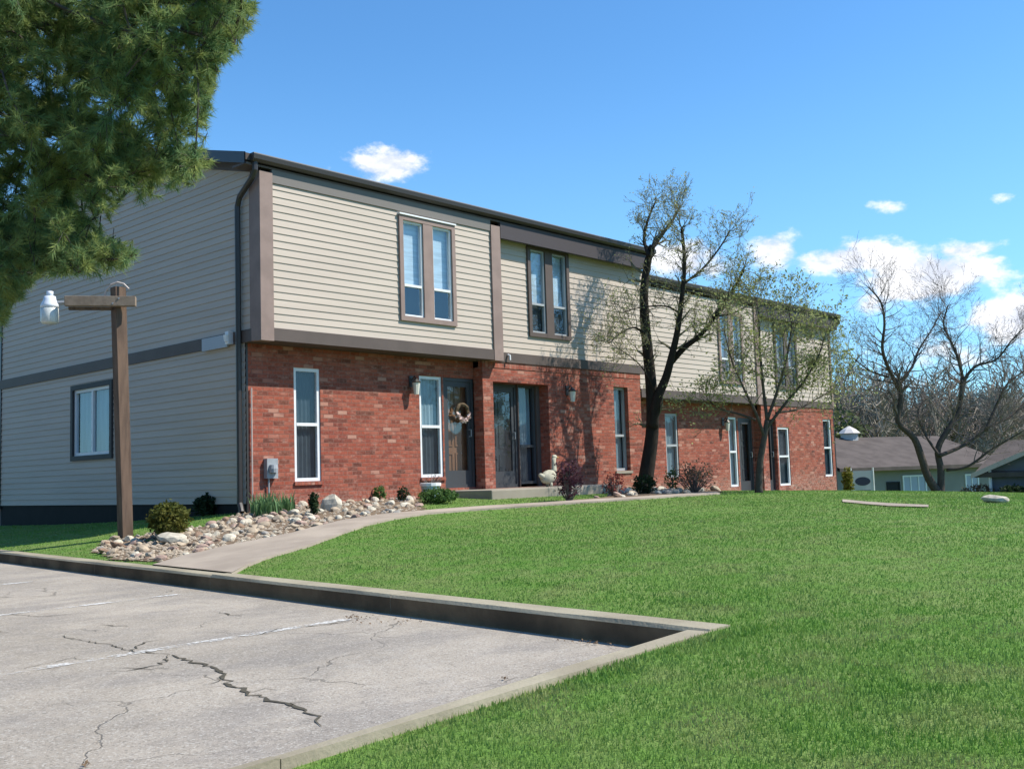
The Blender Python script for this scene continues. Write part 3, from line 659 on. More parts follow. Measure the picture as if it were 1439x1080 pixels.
# small wall fittings that belong to the building
def lantern(x, y, z, lab):
    b = MB(); b.box((x-.05, y-.02, z-.02), (x+.05, y, z+.18)); b.tube([(x, y-.02, z+.1), (x, y-.10, z+.17), (x, y-.14, z+.12)], .012, 6)
    b.lathe((x, y-.14, z), [(.02, .13), (.085, .06), (.08, .05)], 8); r = b.build('wall_lantern', gutter_m, B, label=lab)
    k = MB(); k.lathe((x, y-.14, z), [(.045, -.16), (.07, .05)], 8); k.build('lantern_glass', mat('frosted_glass', (.62, .6, .52), .4), r)
lantern(3.40, 0., 2.62, 'dark lantern left of the white window'); lantern(7.50, yB, 2.60, 'dark lantern right of the recessed entry'); lantern(14.5, yC1, 2.1, 'lantern of the third unit')
b = MB(); b.box((.30, -.09, 1.05), (.50, 0., 1.36)); b.lathe((.40, -.11, 1.2), [(.07, -.06), (.075, .0), (.06, .06)], 12); r = b.build('meter_box', metal_g, B)
k = MB(); k.tube([(.36, -.04, 1.05), (.36, -.04, .55)], .015, 6); k.build('conduit', metal_g, r)
k = MB(); k.tube([(.07, -.03, 2.45), (.07, -.03, .6)], .012, 5); k.build('conduit', mat('pale_cable', (.5, .42, .38), .6), B)
b = MB(); b.box((-.07, .42, 3.13), (-.036, 1.16, 3.33)); r = b.build('wall_plate', mat('grey_plate', (.36, .39, .43), .5), B, label='pale grey rectangular plate on the side belt board')
k = MB(); k.box((-.12, .30, 3.16), (-.036, .40, 3.36)); k.lathe((-.12, .35, 3.2), [(.04, 0), (.055, .1)], 8); k.build('floodlight', white, B)
b = MB(); b.tube([(5.68, yBu-.05, 3.30), (5.68, yBu-.10, 3.28), (5.68, yBu-.10, 3.19)], .022, 6); b.build('wall_bell', white, B)

# porch slab and step
b = MB(); b.box((4.1, -1.25, .3), (7.9, .02, .735)); ps = b.build('porch_slab', concrete, B, bevel=.02)
b = MB(); b.box((15.1, -.75, -.1), (17.2, .12, .29)); b.build('porch_slab', concrete, B, bevel=.02)

# ------------------------------------------------------------------ street lamp on timber post
pb = atZ(177, 751, .31); px_, py_ = pb[0], pb[1]; dpt = float((pb-CAM)@FW)
LP = empty('street_lamp', (px_, py_, .31), 'weathered square timber lamp post with crossarm and hanging white lamp by the rock bed', 'street lamp')
b = MB(); top = atD(166, 404, dpt); hw = .078
lean = Vector((top[0]-px_, top[1]-py_, 0))
n = 8
for i in range(n):
    a, c = i/n, (i+1)/n; z0_, z1_ = .1+(top[2]-.1)*a, .1+(top[2]-.1)*c; o0, o1 = lean*a, lean*c
    cs = [(-hw, -hw), (hw, -hw), (hw, hw), (-hw, hw)]
    for k in range(4):
        p, q = cs[k], cs[(k+1) % 4]; b.quad((px_+p[0]+o0.x, py_+p[1]+o0.y, z0_), (px_+q[0]+o0.x, py_+q[1]+o0.y, z0_), (px_+q[0]+o1.x, py_+q[1]+o1.y, z1_), (px_+p[0]+o1.x, py_+p[1]+o1.y, z1_))
b.quad(*[(px_+p[0]+lean.x, py_+p[1]+lean.y, top[2]) for p in cs]); b.build('post', timber, LP)
front = -Vector((FW[0], FW[1], 0)).normalized()
a0 = Vector(atD(94, 425, dpt-.15)); a1 = Vector(atD(193, 425.5, dpt+.02)); ax = (a1-a0)/2; cc = (a0+a1)/2
dirn = ax.normalized(); up = Vector((0, 0, 1)); sd = dirn.cross(up).normalized()
if sd.dot(front) < 0: sd = -sd
cc = cc+sd*.11
b = MB(); b.obox(cc, ax, sd*.05, up*.070); b.build('crossarm', timber2, LP, bevel=.006)
b = MB(); b.obox(cc+ax*-.3-up*.095-sd*.06, ax*.62, sd*.03, up*.02); b.build('arm_batten', timber, LP)
b = MB(); pc = [Vector(atD(*q, dpt-.08)) for q in ((146, 420), (149, 408), (156, 400), (165, 396.5), (174, 399), (181, 406))]; b.tube(pc, .014, 6); b.build('cable_loop', mat('pale_cable', (0, 0, 0)), LP)
for dxb in (-.04, .04):
    b = MB(); q = Vector((px_, py_, 0))+lean; q.z = cc.z+dxb*.9; q = q+sd*.165+dirn*dxb; b.tube([q-sd*.02, q+sd*.012], .013, 6); b.build('bolt', metal_g, LP)
lc = Vector(atD(70, 438, dpt-.2))
b = MB(); b.tube([a0+ax*.05, a0-dirn*.1, Vector((lc.x, lc.y, a0.z+.0))], .022, 8); b.build('bracket', metal_g, LP)
b = MB(); b.lathe(lc, [(.10, .05), (.125, .06), (.12, .10), (.085, .17), (.075, .22), (.03, .225), (.045, .235), (.045, .29), (.0, .30)], 16); b.build('lamp_housing', mat('painted_steel', (.66, .70, .78), .35, .5), LP, smooth=True)
b = MB(); b.lathe(lc, [(.10, -.17), (.118, -.14), (.122, .045), (.11, .055)], 16); b.build('lamp_shade', mat('ribbed_refractor', (.62, .64, .62), .3, .5, .2, 30.), LP, smooth=True)

# ------------------------------------------------------------------ rocks
def rock_mesh(seed, m):
    import bmesh
    r = random.Random(seed); bm = bmesh.new(); bmesh.ops.create_icosphere(bm, subdivisions=2, radius=1)
    sx, sy, sz = r.uniform(.8, 1.25), r.uniform(.7, 1.0), r.uniform(.45, .75)
    pl = [(Vector((r.gauss(0, 1), r.gauss(0, 1), r.gauss(0, 1))).normalized(), r.uniform(.62, .9)) for _ in range(9)]
    for v in bm.verts:
        for n_, d_ in pl:
            e = v.co.dot(n_)-d_
            if e > 0: v.co -= n_*e*.9
        v.co = Vector((v.co.x*sx, v.co.y*sy, v.co.z*sz))
    me = bpy.data.meshes.new('rock'); bm.to_mesh(me); bm.free(); me.materials.append(m); return me
tones = [('tan', (.46, .37, .27)), ('pale cream', (.60, .54, .43)), ('brown', (.27, .18, .125)), ('grey', (.33, .31, .28)), ('pinkish', (.44, .31, .25))]
RM = []
for k, (tn, c) in enumerate(tones):
    mm = mat('stone_'+tn, c, .85, .2, .35, 12., bump=.4, bs=30)
    RM.append([rock_mesh(k*10+j, mm) for j in range(4)])
bed_px = [(130, 775), (152, 760), (200, 753), (250, 741), (285, 741), (330, 724), (352, 712), (430, 706), (480, 698), (560, 694), (590, 706), (592, 721), (540, 724), (480, 733), (440, 743), (380, 757), (318, 769), (262, 782), (225, 790), (170, 787)]
bed = [hit(*p) for p in bed_px]
bedm = mat('bed_soil', (.22, .16, .11), .95, .1, .4, 14., bump=.6, bs=30)
def surf_patch(poly, m, name, dz=.012, step=.16, kind='structure'):
    xs = [p[0] for p in poly]; ys = [p[1] for p in poly]; b = MB()
    X = np.arange(min(xs), max(xs), step); Y = np.arange(min(ys), max(ys), step)
    gx_, gy_ = np.meshgrid(X, Y, indexing='ij'); c = inpoly(gx_.ravel()+step/2, gy_.ravel()+step/2, poly)
    z = lambda x, y: z1(x, y)+dz
    for (x, y), ok in zip(zip(gx_.ravel(), gy_.ravel()), c):
        if ok: b.quad((x, y, z(x, y)), (x+step, y, z(x+step, y)), (x+step, y+step, z(x+step, y+step)), (x, y+step, z(x, y+step)))
    return tag(b.build(name, m), kind=kind)
bed_poly = [(p[0], p[1]) for p in bed]
surf_patch(bed_poly, bedm, 'soil_bed')
def place_rock(x, y, s, k, j, label, group, zo=0.):
    o = bpy.data.objects.new('landscape_rock', RM[k][j]); COL.objects.link(o)
    o.location = (x, y, z1(x, y)+s*.25+zo); o.scale = (s, s, s); o.rotation_euler = (random.uniform(-.5, .5), random.uniform(-.5, .5), random.uniform(0, 6.28))
    tag(o, label, 'rock', group)
cnt = 0; placed = []; tries = 0
while cnt < 244 and tries < 40000:
    tries += 1
    px, py = random.uniform(130, 592), random.uniform(694, 790)
    if not inpoly(np.array([px]), np.array([float(py)]), bed_px)[0]: continue
    if py < 722 and random.random() < .25: continue
    p = hit(px, py); s = random.choice((.05, .06, .07, .08, .1))*random.uniform(.85, 1.15)
    if any((p[0]-q[0])**2+(p[1]-q[1])**2 < ((s+q[2])*.8)**2 for q in placed): continue
    placed.append((p[0], p[1], s)); k = random.choices(range(5), (7, 4, 3, 2, 4))[0]
    sz = 'small' if s < .075 else 'large'
    lo_ = np.interp(px, [130, 262, 318, 380, 440, 480, 592], [777, 784, 770, 758, 744, 734, 722]); up_ = np.interp(px, [130, 200, 285, 330, 352, 430, 480, 592], [770, 753, 741, 724, 712, 706, 698, 694]); f_ = (py-up_)/max(lo_-up_, 1)
    zone = 'left of the timber post' if px < 165 else 'at the foot of the timber post' if px < 205 else 'around the round olive shrub' if px < 270 else 'between the round shrub and the building corner' if px < 345 else 'before the strap leaf clump' if px < 425 else 'below the first window' if px < 480 else 'below the brick wall by the tuft plants' if px < 550 else 'at the planter end of the bed'
    rowt = 'back edge' if f_ < .33 else 'middle' if f_ < .66 else 'footpath edge'
    place_rock(p[0], p[1], s, k, random.randrange(4), f'{sz} {tones[k][0]} stone {zone}, {rowt}', 'stones in the rock bed'); cnt += 1
strip_px = [(600, 712), (640, 706), (700, 706), (790, 702), (880, 690), (1010, 688), (1012, 691), (950, 695), (890, 699), (830, 702.5), (760, 707), (690, 711)]
SR = [hit(*p) for p in [(790, 704), (850, 699), (880, 692), (940, 689), (1010, 686), (1014, 692), (950, 695), (890, 699), (830, 702.8)]]
surf_patch([(p[0], p[1]) for p in SR], bedm, 'soil_bed')
cnt = 0
for _ in range(4000):
    if cnt >= 54: break
    px = random.uniform(800, 1012); py = random.uniform(686, 703)
    if not inpoly(np.array([px]), np.array([py]), [(800, 703), (850, 697), (880, 690), (940, 687), (1010, 685), (1014, 691), (950, 694.5), (890, 698.5), (830, 702.2)])[0]: continue
    p = hit(px, py)
    if p[1] > -.45: continue
    s = random.uniform(.06, .13); k = random.choices(range(5), (5, 5, 2, 2, 4))[0]
    place_rock(p[0], p[1], s, k, random.randrange(4), f'{"large" if s > .095 else "small"} {tones[k][0]} stone in the narrow bed '+('by the purple shrub' if px < 845 else 'below the reddish shrub' if px < 885 else 'at the foot of the big tree' if px < 930 else 'before the brown twiggy shrub' if px < 985 else 'at its right end'), 'stones in the narrow bed under the trees'); cnt += 1
# pebbles that fill the bed
pv = MB(); RNG2 = random.Random(3)
for _ in range(4200):
    px, py = RNG2.uniform(130, 592), RNG2.uniform(694, 790)
    if not inpoly(np.array([px]), np.array([float(py)]), bed_px)[0]: continue
    p = hit(px, py); s = RNG2.uniform(.02, .045); c = Vector((p[0], p[1], p[2]+s*.4))
    q = [c+Vector((RNG2.uniform(.7, 1.2)*s*a, RNG2.uniform(.7, 1.2)*s*e, RNG2.uniform(.5, .8)*s*g_)) for a, e, g_ in ((1, 0, 0), (-1, 0, 0), (0, 1, 0), (0, -1, 0), (0, 0, 1), (0, 0, -1))]
    i = len(pv.v); pv.v += [tuple(v) for v in q]; pv.f += [(i+a, i+b_, i+c_) for a, b_, c_ in ((0, 2, 4), (2, 1, 4), (1, 3, 4), (3, 0, 4))]
tag(pv.build('gravel', mat('gravel_stone', (.46, .38, .29), .9, .2, .5, 25.)), kind='stuff')
def big_rock(px, py, s, k, lab, sc=(1, 1, 1), z=None):
    p = hit(px, py); me = RM[k][1]; o = bpy.data.objects.new('boulder', me); COL.objects.link(o); o.location = (p[0], p[1], p[2]+s*.3)
    o.scale = (s*sc[0], s*sc[1], s*sc[2]); o.rotation_euler = (.2, .1, random.uniform(0, 6)); tag(o, lab, 'rock')
big_rock(240, 763, .24, 1, 'flat white slab of stone beside the round bush', (1.1, .8, .55))
big_rock(466, 717, .22, 1, 'large pale pointed boulder below the first window', (1, .7, 1.7))
big_rock(1398, 706, .16, 1, 'pale rock on the lawn at the right edge', (1.2, .8, .7))
big_rock(577, 708, .09, 1, 'small upright white stone by the low green bush', (.8, .8, 2.6))

# ------------------------------------------------------------------ foliage helpers
leaf_cache = {}
def leafmat(name, c, c2=None, tr=.35): return mat(name, c, .7, .2, .4, 6., col2=c2, transl=tr)
barkm = mat('dark_bark', (.038, .032, .027), .95, .1, .3, 12., bump=.5, bs=30, vscale=(1, 1, .4))
barkg = mat('grey_bark', (.10, .085, .075), .95, .1, .3, 12., bump=.5, bs=30)
barkr = mat('twig_brown', (.19, .155, .14), .95, .1, .3, 12.)
barkb = mat('bare_bark', (.10, .08, .07), .95, .1, .3, 12.)
twigl = mat('budding_twig', (.20, .185, .12), .95, .1, .3, 12.)
def rv(r=RNG): v = r.normal(size=3); return v/np.linalg.norm(v)
def leaves_np(P, size, jitter, n, flat=0., asp=.5):
    """n quads around each point of P; returns V,F arrays"""
    P = np.repeat(np.asarray(P), n, 0); N = len(P); C_ = P+RNG.normal(size=(N, 3))*jitter
    A = RNG.normal(size=(N, 3)); A /= np.linalg.norm(A, axis=1)[:, None]
    Bv = np.cross(A, RNG.normal(size=(N, 3))); Bv /= np.linalg.norm(Bv, axis=1)[:, None]
    s = size*RNG.uniform(.6, 1.3, (N, 1)); A = A*s; Bv = Bv*s*asp
    V = np.stack([C_-A, C_+Bv, C_+A, C_-Bv], 1).reshape(-1, 3); Fq = np.arange(N*4).reshape(-1, 4)
    return V, Fq
def build_leaves(name, V, Fq, m, parent, side=4):
    r = parent
    while r.parent: r = r.parent
    o = np_mesh(name, V-np.array(r.location), Fq, m, side); o.parent = parent; return o
def grow(b, tips, p, d, L, r, lvl, maxl, spread=.6, up=.15, nch=3, wand=.18, bl=None, ratio=.62):
    n = 5 if lvl < 2 else 4; pts = [Vector(p)]; rad = [r]; d = Vector(d).normalized(); br = []
    for i in range(n):
        d = (d+Vector(rv())*wand+Vector((0, 0, up*.3))).normalized(); pts.append(pts[-1]+d*L/n); rad.append(r*(1-.65*(i+1)/n)); br.append((pts[-1], d.copy(), rad[-1]))
    b.tube(pts, rad, 6 if r > .04 else (4 if r > .012 else 3), cap=False)
    if lvl >= maxl:
        tips += [tuple(q[0]) for q in br[1:]]; return
    for k in range(nch):
        q = br[random.randint(1, n-1)] if k else br[-1]
        nd = (q[1]+Vector(rv())*spread).normalized()
        grow(b, tips, q[0], nd, L*ratio*random.uniform(.75, 1.2), max(q[2]*.7, .004), lvl+1, maxl, spread, up, nch, wand, ratio=ratio)
def limb_path(pts_px, D, dj=0.):
    """px polyline -> 3D at depth D with depth drifting by dj toward the tip"""
    n = len(pts_px); return [Vector(atD(x, y, D+dj*i/(n-1))) for i, (x, y) in enumerate(pts_px)]
def smooth_path(P, k=4):
    out = []
    for i in range(len(P)-1):
        a = P[max(i-1, 0)]; b_ = P[i]; c = P[i+1]; d = P[min(i+2, len(P)-1)]
        for j in range(k):
            t = j/k; out.append(.5*((2*b_)+(c-a)*t+(2*a-5*b_+4*c-d)*t*t+(3*b_-a-3*c+d)*t**3))
    out.append(P[-1]); return out
def px_tree(name, base_px, D, limbs, lab, cat, bark, r0, leafm=None, lsize=.03, ln=3, ljit=.06, sub=1., maxl=3, nch=3, Lt=.9, group=None, dens=3, basez=None, up=.15, leaf_frac=1., twig=None):
    base = Vector(atD(*base_px, D)); bz = z1(base.x, base.y)
    root = empty(name, (base.x, base.y, bz), lab, cat, group)
    tb = MB(); cb = MB(); tips = []
    for (pp, ra, rb, dj, tw) in limbs:
        P = smooth_path(limb_path(pp, D, dj)); n = len(P)
        if pp[0] == base_px: P[0] = Vector((P[0].x, P[0].y, bz-.1))
        R_ = [ra+(rb-ra)*(i/(n-1))**.8 for i in range(n)]
        if pp[0] == base_px: R_[0] *= 1.35
        tb.tube(P, R_, 9 if ra > .06 else 6)
        if not tw: continue
        st = int(n*tw[0])
        for i in range(st, n):
            d = (P[i]-P[max(i-1, 0)]).normalized() if i else Vector((0, 0, 1))
            for _ in range(dens if i < n-1 else dens+2):
                if i < n-1 and random.random() > tw[1]: continue
                nd = (d*.6+Vector(rv())*.9+Vector((0, 0, .2))).normalized()
                grow(cb, tips, P[i], nd, Lt*sub*random.uniform(.6, 1.2), max(R_[i]*.45, .008), 1, maxl, .75, up, nch, .22)
    tb.build('trunk', bark, root, smooth=True); cb.build('branches', twig or bark, root)
    if leafm and tips:
        T = np.array(tips); T = T[RNG.random(len(T)) < leaf_frac]
        V, Fq = leaves_np(T, lsize, ljit, ln); build_leaves('foliage', V, Fq, leafm, root)
    return root, tips
# big tree in front of the second and third unit
bigD = float((hit(905, 689)-CAM)@FW)
px_tree('budding_tree', (905, 689), bigD, [
  ([(905, 689), (911, 650), (917, 600), (915, 540), (908, 470), (905, 420), (909, 375), (917, 345)], .175, .07, .2, (.3, .2)),
  ([(917, 600), (924, 560), (936, 530), (944, 500), (952, 465), (958, 420), (962, 370), (958, 320)], .12, .03, -.5, (.45, .75)),
  ([(940, 512), (962, 488), (985, 470), (1008, 440), (1028, 410), (1045, 380)], .075, .022, -.9, (.3, .8)),
  ([(915, 350), (930, 330), (948, 305), (955, 290)], .055, .014, .6, (.2, .8)),
  ([(912, 360), (905, 335), (912, 305), (922, 282)], .05, .015, .9, (.2, .6)),
  ([(958, 400), (985, 380), (1010, 350), (1025, 325)], .035, .012, .6, (.2, .8)),
  ([(955, 440), (935, 430), (900, 432), (872, 440)], .025, .01, -.8, (.3, .5)),
  ([(909, 470), (890, 460), (870, 470), (856, 482)], .028, .008, -.7, (.3, .7)),
  ([(925, 560), (905, 520), (885, 500), (868, 490)], .02, .008, -1.2, (.4, .6)),
  ([(1000, 445), (1030, 440), (1058, 425)], .028, .01, -.3, (.2, .6)),
 ], 'tall budding tree with dark trunk standing before the middle of the building', 'tree', barkm, .2,
 leafm=leafmat('bud_leaf', (.42, .43, .18), (.30, .32, .13)), lsize=.024, ln=2, ljit=.05, maxl=4, nch=3, Lt=.36, dens=3, leaf_frac=.13, twig=twigl)
smD = float((hit(1066, 692)-CAM)@FW)
px_tree('small_leafing_tree', (1066, 692), smD, [
  ([(1066, 692), (1068, 650), (1074, 615), (1078, 590)], .075, .05, 0., None),
  ([(1075, 615), (1062, 580), (1045, 545), (1028, 505), (1018, 465)], .04, .01, -.6, (.3, .8)),
  ([(1078, 590), (1072, 540), (1068, 490), (1066, 440), (1062, 420)], .042, .01, .5, (.3, .8)),
  ([(1078, 590), (1092, 550), (1105, 505), (1112, 460), (1108, 435)], .04, .01, .2, (.3, .8)),
  ([(1078, 600), (1105, 565), (1130, 535), (1150, 500), (1158, 475)], .036, .009, -.5, (.3, .8)),
  ([(1090, 580), (1120, 575), (1148, 560), (1172, 545)], .025, .008, .6, (.3, .7)),
  ([(1062, 590), (1040, 582), (1015, 575), (995, 562)], .03, .01, .2, (.4, .6)),
 ], 'smaller tree with yellow-green spring leaves before the far end of the building', 'tree', barkb, .15,
 leafm=leafmat('spring_leaf', (.36, .38, .15), (.24, .27, .10)), lsize=.034, ln=2, ljit=.08, maxl=4, nch=3, Lt=.44, dens=3, leaf_frac=.22, twig=twigl)
bt = atD(1322, 697, 33)
px_tree('bare_tree', (1322, 697), 33, [
  ([(1322, 697), (1305, 672), (1294, 640), (1284, 615), (1262, 592), (1266, 560), (1264, 535)], .15, .07, 0, (.6, .5)),
  ([(1264, 545), (1250, 520), (1240, 490), (1243, 455), (1238, 425), (1222, 405)], .075, .02, -1, (.2, .8)),
  ([(1250, 530), (1225, 522), (1205, 508), (1190, 495)], .04, .014, .5, (.2, .7)),
  ([(1264, 540), (1282, 515), (1292, 490), (1308, 465), (1322, 440)], .05, .014, 1, (.2, .8)),
  ([(1322, 697), (1322, 660), (1318, 630), (1334, 600), (1348, 575), (1352, 540)], .13, .06, .5, (.6, .5)),
  ([(1350, 560), (1352, 530), (1345, 500), (1334, 475), (1326, 455), (1332, 430)], .07, .02, .5, (.2, .8)),
  ([(1350, 540), (1370, 515), (1400, 505), (1420, 480), (1437, 462)], .06, .016, -.5, (.2, .8)),
  ([(1320, 640), (1355, 625), (1390, 600), (1420, 585), (1445, 560)], .07, .02, .8, (.3, .8)),
  ([(1330, 660), (1360, 655), (1395, 630), (1430, 610), (1460, 590)], .06, .02, -1, (.3, .7)),
  ([(1320, 640), (1300, 610), (1290, 580), (1300, 560)], .05, .02, 1.2, (.3, .7)),
  ([(1385, 605), (1400, 570), (1415, 540), (1440, 520)], .06, .02, .5, (.2, .8)),
 ], 'spreading bare tree with several dark stems on the lawn right of the building', 'tree', barkb, .3, maxl=4, nch=3, Lt=.8, dens=3, twig=barkr)

# ------------------------------------------------------------------ pine at the upper left
PD = 7.0
pine_out = [(0, -60), (360, -60), (362, 20), (352, 50), (330, 75), (308, 90), (300, 130), (292, 180), (285, 205), (300, 225), (285, 250), (255, 268), (225, 280), (190, 285), (160, 290), (130, 310), (150, 330), (190, 345), (195, 362), (160, 385), (130, 385), (90, 388), (52, 392), (36, 410), (20, 430), (4, 462), (-10, 480), (-420, 520), (-600, 300), (-500, -300), (0, -400), (300, -350), (400, -200)]
ptr = atD(-260, 500, PD+.6)
PR = empty('pine_tree', (ptr[0], ptr[1], 0.), 'large pine with long green needles hanging over the left of the view', 'tree')
tb = MB(); trunk = [Vector((ptr[0], ptr[1], z)) for z in (-.1, 1, 2.5, 4, 6, 8.5)]; tb.tube(trunk, [.24, .2, .17, .14, .1, .03], 10); tb.build('trunk', barkg, PR, smooth=True)
def pine_ok(p):
    w3 = np.array(p)-CAM; z_ = w3@FW; qx, qy = 719.5+F*(w3@RR)/z_, 540-F*(w3@UU)/z_
    return not (-100 < qx < 420 and -60 < qy < 520) or bool(inpoly(np.array([qx]), np.array([qy]), pine_out)[0])
lb = MB(); tries = 0; clumps = []
while len(clumps) < 560 and tries < 90000:
    tries += 1
    px, py = random.uniform(-600, 400), random.uniform(-400, 520)
    if py < -60 and random.random() > .22: continue
    if not inpoly(np.array([px]), np.array([py]), pine_out)[0]: continue
    if px < -60 and random.random() > .15: continue
    clumps.append(Vector(atD(px, py, PD+random.uniform(-.8, 1.4))))
hubs = []
for i in range(64):
    q = random.choice(clumps); z = min(max(q.z+random.uniform(-.5, .8), 2.3), 7.8); s_ = Vector((ptr[0], ptr[1], z))
    P = [s_.lerp(q, t)+Vector((0, 0, math.sin(t*3.1)*.25-(.3*t*t)))+Vector(rv())*.07*(t > 0) for t in (0, .2, .4, .6, .8, 1)]; P = smooth_path(P, 3)
    P = P[:4]+[q_ for k_, q_ in enumerate(P[4:]) if all(pine_ok(v_) for v_ in P[4:5+k_])]; lb.tube(P, list(np.linspace(.034, .007, len(P))), 5); hubs += P[3:]
HP = np.array([tuple(h) for h in hubs]); NV = []
def needles(p, ad, n, l0, l1):
    ts = RNG.uniform(-.10, .015, n); base = np.array(p)+ad*ts[:, None]
    dr = RNG.normal(size=(n, 3)); dr -= (dr@ad)[:, None]*ad; dr /= np.linalg.norm(dr, axis=1)[:, None]
    dr = dr*RNG.uniform(.4, 1., (n, 1))+ad*RNG.uniform(.3, 1.3, (n, 1)); dr /= np.linalg.norm(dr, axis=1)[:, None]
    ln_ = RNG.uniform(l0, l1, (n, 1)); sdv = np.cross(dr, RNG.normal(size=(n, 3))); sdv /= np.linalg.norm(sdv, axis=1)[:, None]
    NV.append(np.stack([base-sdv*.0024, base+sdv*.0024, base+dr*ln_+np.array([0, 0, -.008])], 1).reshape(-1, 3))
for c_ in clumps:
    dist = ((HP-np.array(c_))**2).sum(1); k = np.argsort(dist)[random.randint(0, 5)]; h = hubs[int(k)]
    mid = h.lerp(c_, .5)+Vector(rv())*.05+Vector((0, 0, .06)); bp = smooth_path([h, mid, c_], 4)
    if (c_-h).length < 1.1 and all(pine_ok(v_) for v_ in bp): lb.tube(bp, list(np.linspace(.008, .004, len(bp))), 4, cap=False)
    out = (c_-h).normalized(); tw = []
    for _ in range(13):
        d = (out*.7+Vector(rv())*.9).normalized(); a0_ = c_-out*random.uniform(-.05, .2); tw.append((a0_, a0_+d*random.uniform(.06, .2), d))
    for q in bp[len(bp)//2:-1]:
        for _ in range(2): d = Vector(rv()); tw.append((q, q+d*random.uniform(.04, .12), d))
    for a0_, p, d in tw:
        w3 = np.array(p)-CAM; z_ = w3@FW; qx, qy = 719.5+F*(w3@RR)/z_, 540-F*(w3@UU)/z_
        if -100 < qx < 400 and -60 < qy < 520 and not inpoly(np.array([qx]), np.array([qy]), pine_out)[0]: continue
        lb.tube([a0_, p], [.003, .002], 3, cap=False); needles(p, np.array(d), 62, .04, .078)
lb.build('branches', barkg, PR)
NV = np.concatenate(NV); build_leaves('needles', NV, np.arange(len(NV)).reshape(-1, 3), leafmat('pine_needle', (.31, .36, .11), (.11, .22, .10), .4), PR, 3)

# evergreens left of the lot, out of frame, added to shade the side wall
for i, (x, y, h) in enumerate(((-17.5, 14, 12), (-18.5, 8.5, 14), (-17.8, 3, 13), (-18.6, -2.5, 14), (-15.5, 19.5, 13))):
    z = z1(x, y); R_ = empty('evergreen_tree', (x, y, z), ['evergreen at the back left corner of the parking lot', 'tallest evergreen left of the parking lot facing the side window', 'evergreen left of the parking lot beside the stall lines', 'evergreen nearest the viewer on the left of the lot', 'evergreen behind the lot at its far end'][i], 'tree', 'evergreens left of the parking lot')
    b = MB(); b.tube([(x, y, z-.1), (x, y, z+h)], [.28, .03], 8); b.build('trunk', barkg, R_)
    N_ = 2600; t_ = RNG.random(N_)**.8; a_ = RNG.uniform(0, 6.283, N_); rr_ = (1-t_)*3.1*RNG.uniform(.45, 1.05, N_)*(1+.12*np.sin(t_*60))
    P = np.stack([x+np.cos(a_)*rr_, y+np.sin(a_)*rr_, z+.6+t_*(h-.4)], 1); V, Fq = leaves_np(P, .24, .1, 2, asp=.35); build_leaves('crown', V, Fq, leafmat('spruce_needles', (.05, .09, .035), (.03, .055, .025), .15), R_)

# ------------------------------------------------------------------ shrubs and small plants
def shrub(name, px, py, wpx, hpx, lab, cat, leaf, n=700, ls=.03, twigs=10, dens_low=0., group=None, ell=True, bark=None, asp=.5, D=None, shell=.55):
    base = hit(px, py) if D is None else np.array([*atD(px, py, D)[:2], z1(*atD(px, py, D)[:2])]); d = float((base-CAM)@FW); rw = wpx/2/F*d; hh = hpx/F*d
    root = empty(name, tuple(base), lab, cat, group); c = np.array([base[0], base[1], base[2]+hh*.52])
    b = MB(); ends = []
    for _ in range(twigs):
        v = rv(); v[2] = abs(v[2])+.3; v /= np.linalg.norm(v); e = np.array([base[0], base[1], base[2]])+v*np.array([rw, rw, hh])*.85
        m_ = (np.array(base)+e)/2+rv()*rw*.1; b.tube([tuple(base-np.array([0, 0, .05])), tuple(m_), tuple(e)], [.012, .008, .004], 4, cap=False); ends.append(e)
    b.build('stems', bark or barkr, root)
    U = RNG.normal(size=(n, 3)); U /= np.linalg.norm(U, axis=1)[:, None]; R_ = (shell+(1-shell)*RNG.random((n, 1)))*(1+.13*np.sin(U[:, :1]*7+U[:, 1:2]*5)*np.cos(U[:, 2:]*6))
    P = c+U*R_*np.array([rw, rw, hh*.5]); P[:, 2] = np.maximum(P[:, 2], base[2]+.01)
    V, Fq = leaves_np(P, ls, ls*.5, 2, asp=asp); build_leaves('foliage', V, Fq, leaf, root); return root
olive = leafmat('olive_leaf', (.15, .145, .03), (.075, .095, .02)); dgreen = leafmat('dark_leaf', (.03, .055, .02), (.015, .03, .015)); purple = leafmat('purple_leaf', (.105, .04, .06), (.055, .022, .03))
redl = leafmat('red_leaf', (.30, .07, .06), (.18, .045, .035)); mgreen = leafmat('mid_green_leaf', (.10, .18, .05), (.06, .12, .03)); blgreen = leafmat('iris_leaf', (.16, .27, .12), (.09, .19, .07)); brownl = leafmat('dry_leaf', (.22, .15, .09), (.14, .09, .06)); lilac = leafmat('lilac_flower', (.28, .16, .27), (.16, .09, .16))
shrub('round_shrub', 237, 755, 58, 48, 'rounded olive-green shrub in the rock bed beside the lamp post', 'shrub', olive, 1500, .03, 14)
shrub('shaded_shrub', 292, 724, 40, 28, 'dark shrub in the shade of the side wall', 'shrub', dgreen, 500, .04)
shrub('cone_shrub', 397, 697, 16, 34, 'small yellow-green upright shrub by the wall meter', 'shrub', mgreen, 240, .025, 6)
shrub('dark_cone_shrub', 441, 724, 14, 32, 'small dark green conical shrub left of the big boulder', 'shrub', dgreen, 300, .025, 6)
for (x, y, lab) in ((499, 702, 'dark tuft plant nearest the first window'), (534, 703, 'dark tuft plant between two others under the brick wall'), (567, 705, 'dark tuft plant next to the white stone')):
    shrub('tuft_plant', x, y, 20, 20, lab, 'plant', dgreen if x != 534 else mgreen, 160, .025, 5, group='tuft plants along the brick wall')
shrub('low_shrub', 616, 707, 54, 20, 'low spreading bright green bush in front of the planter', 'shrub', mgreen, 700, .03, 8)
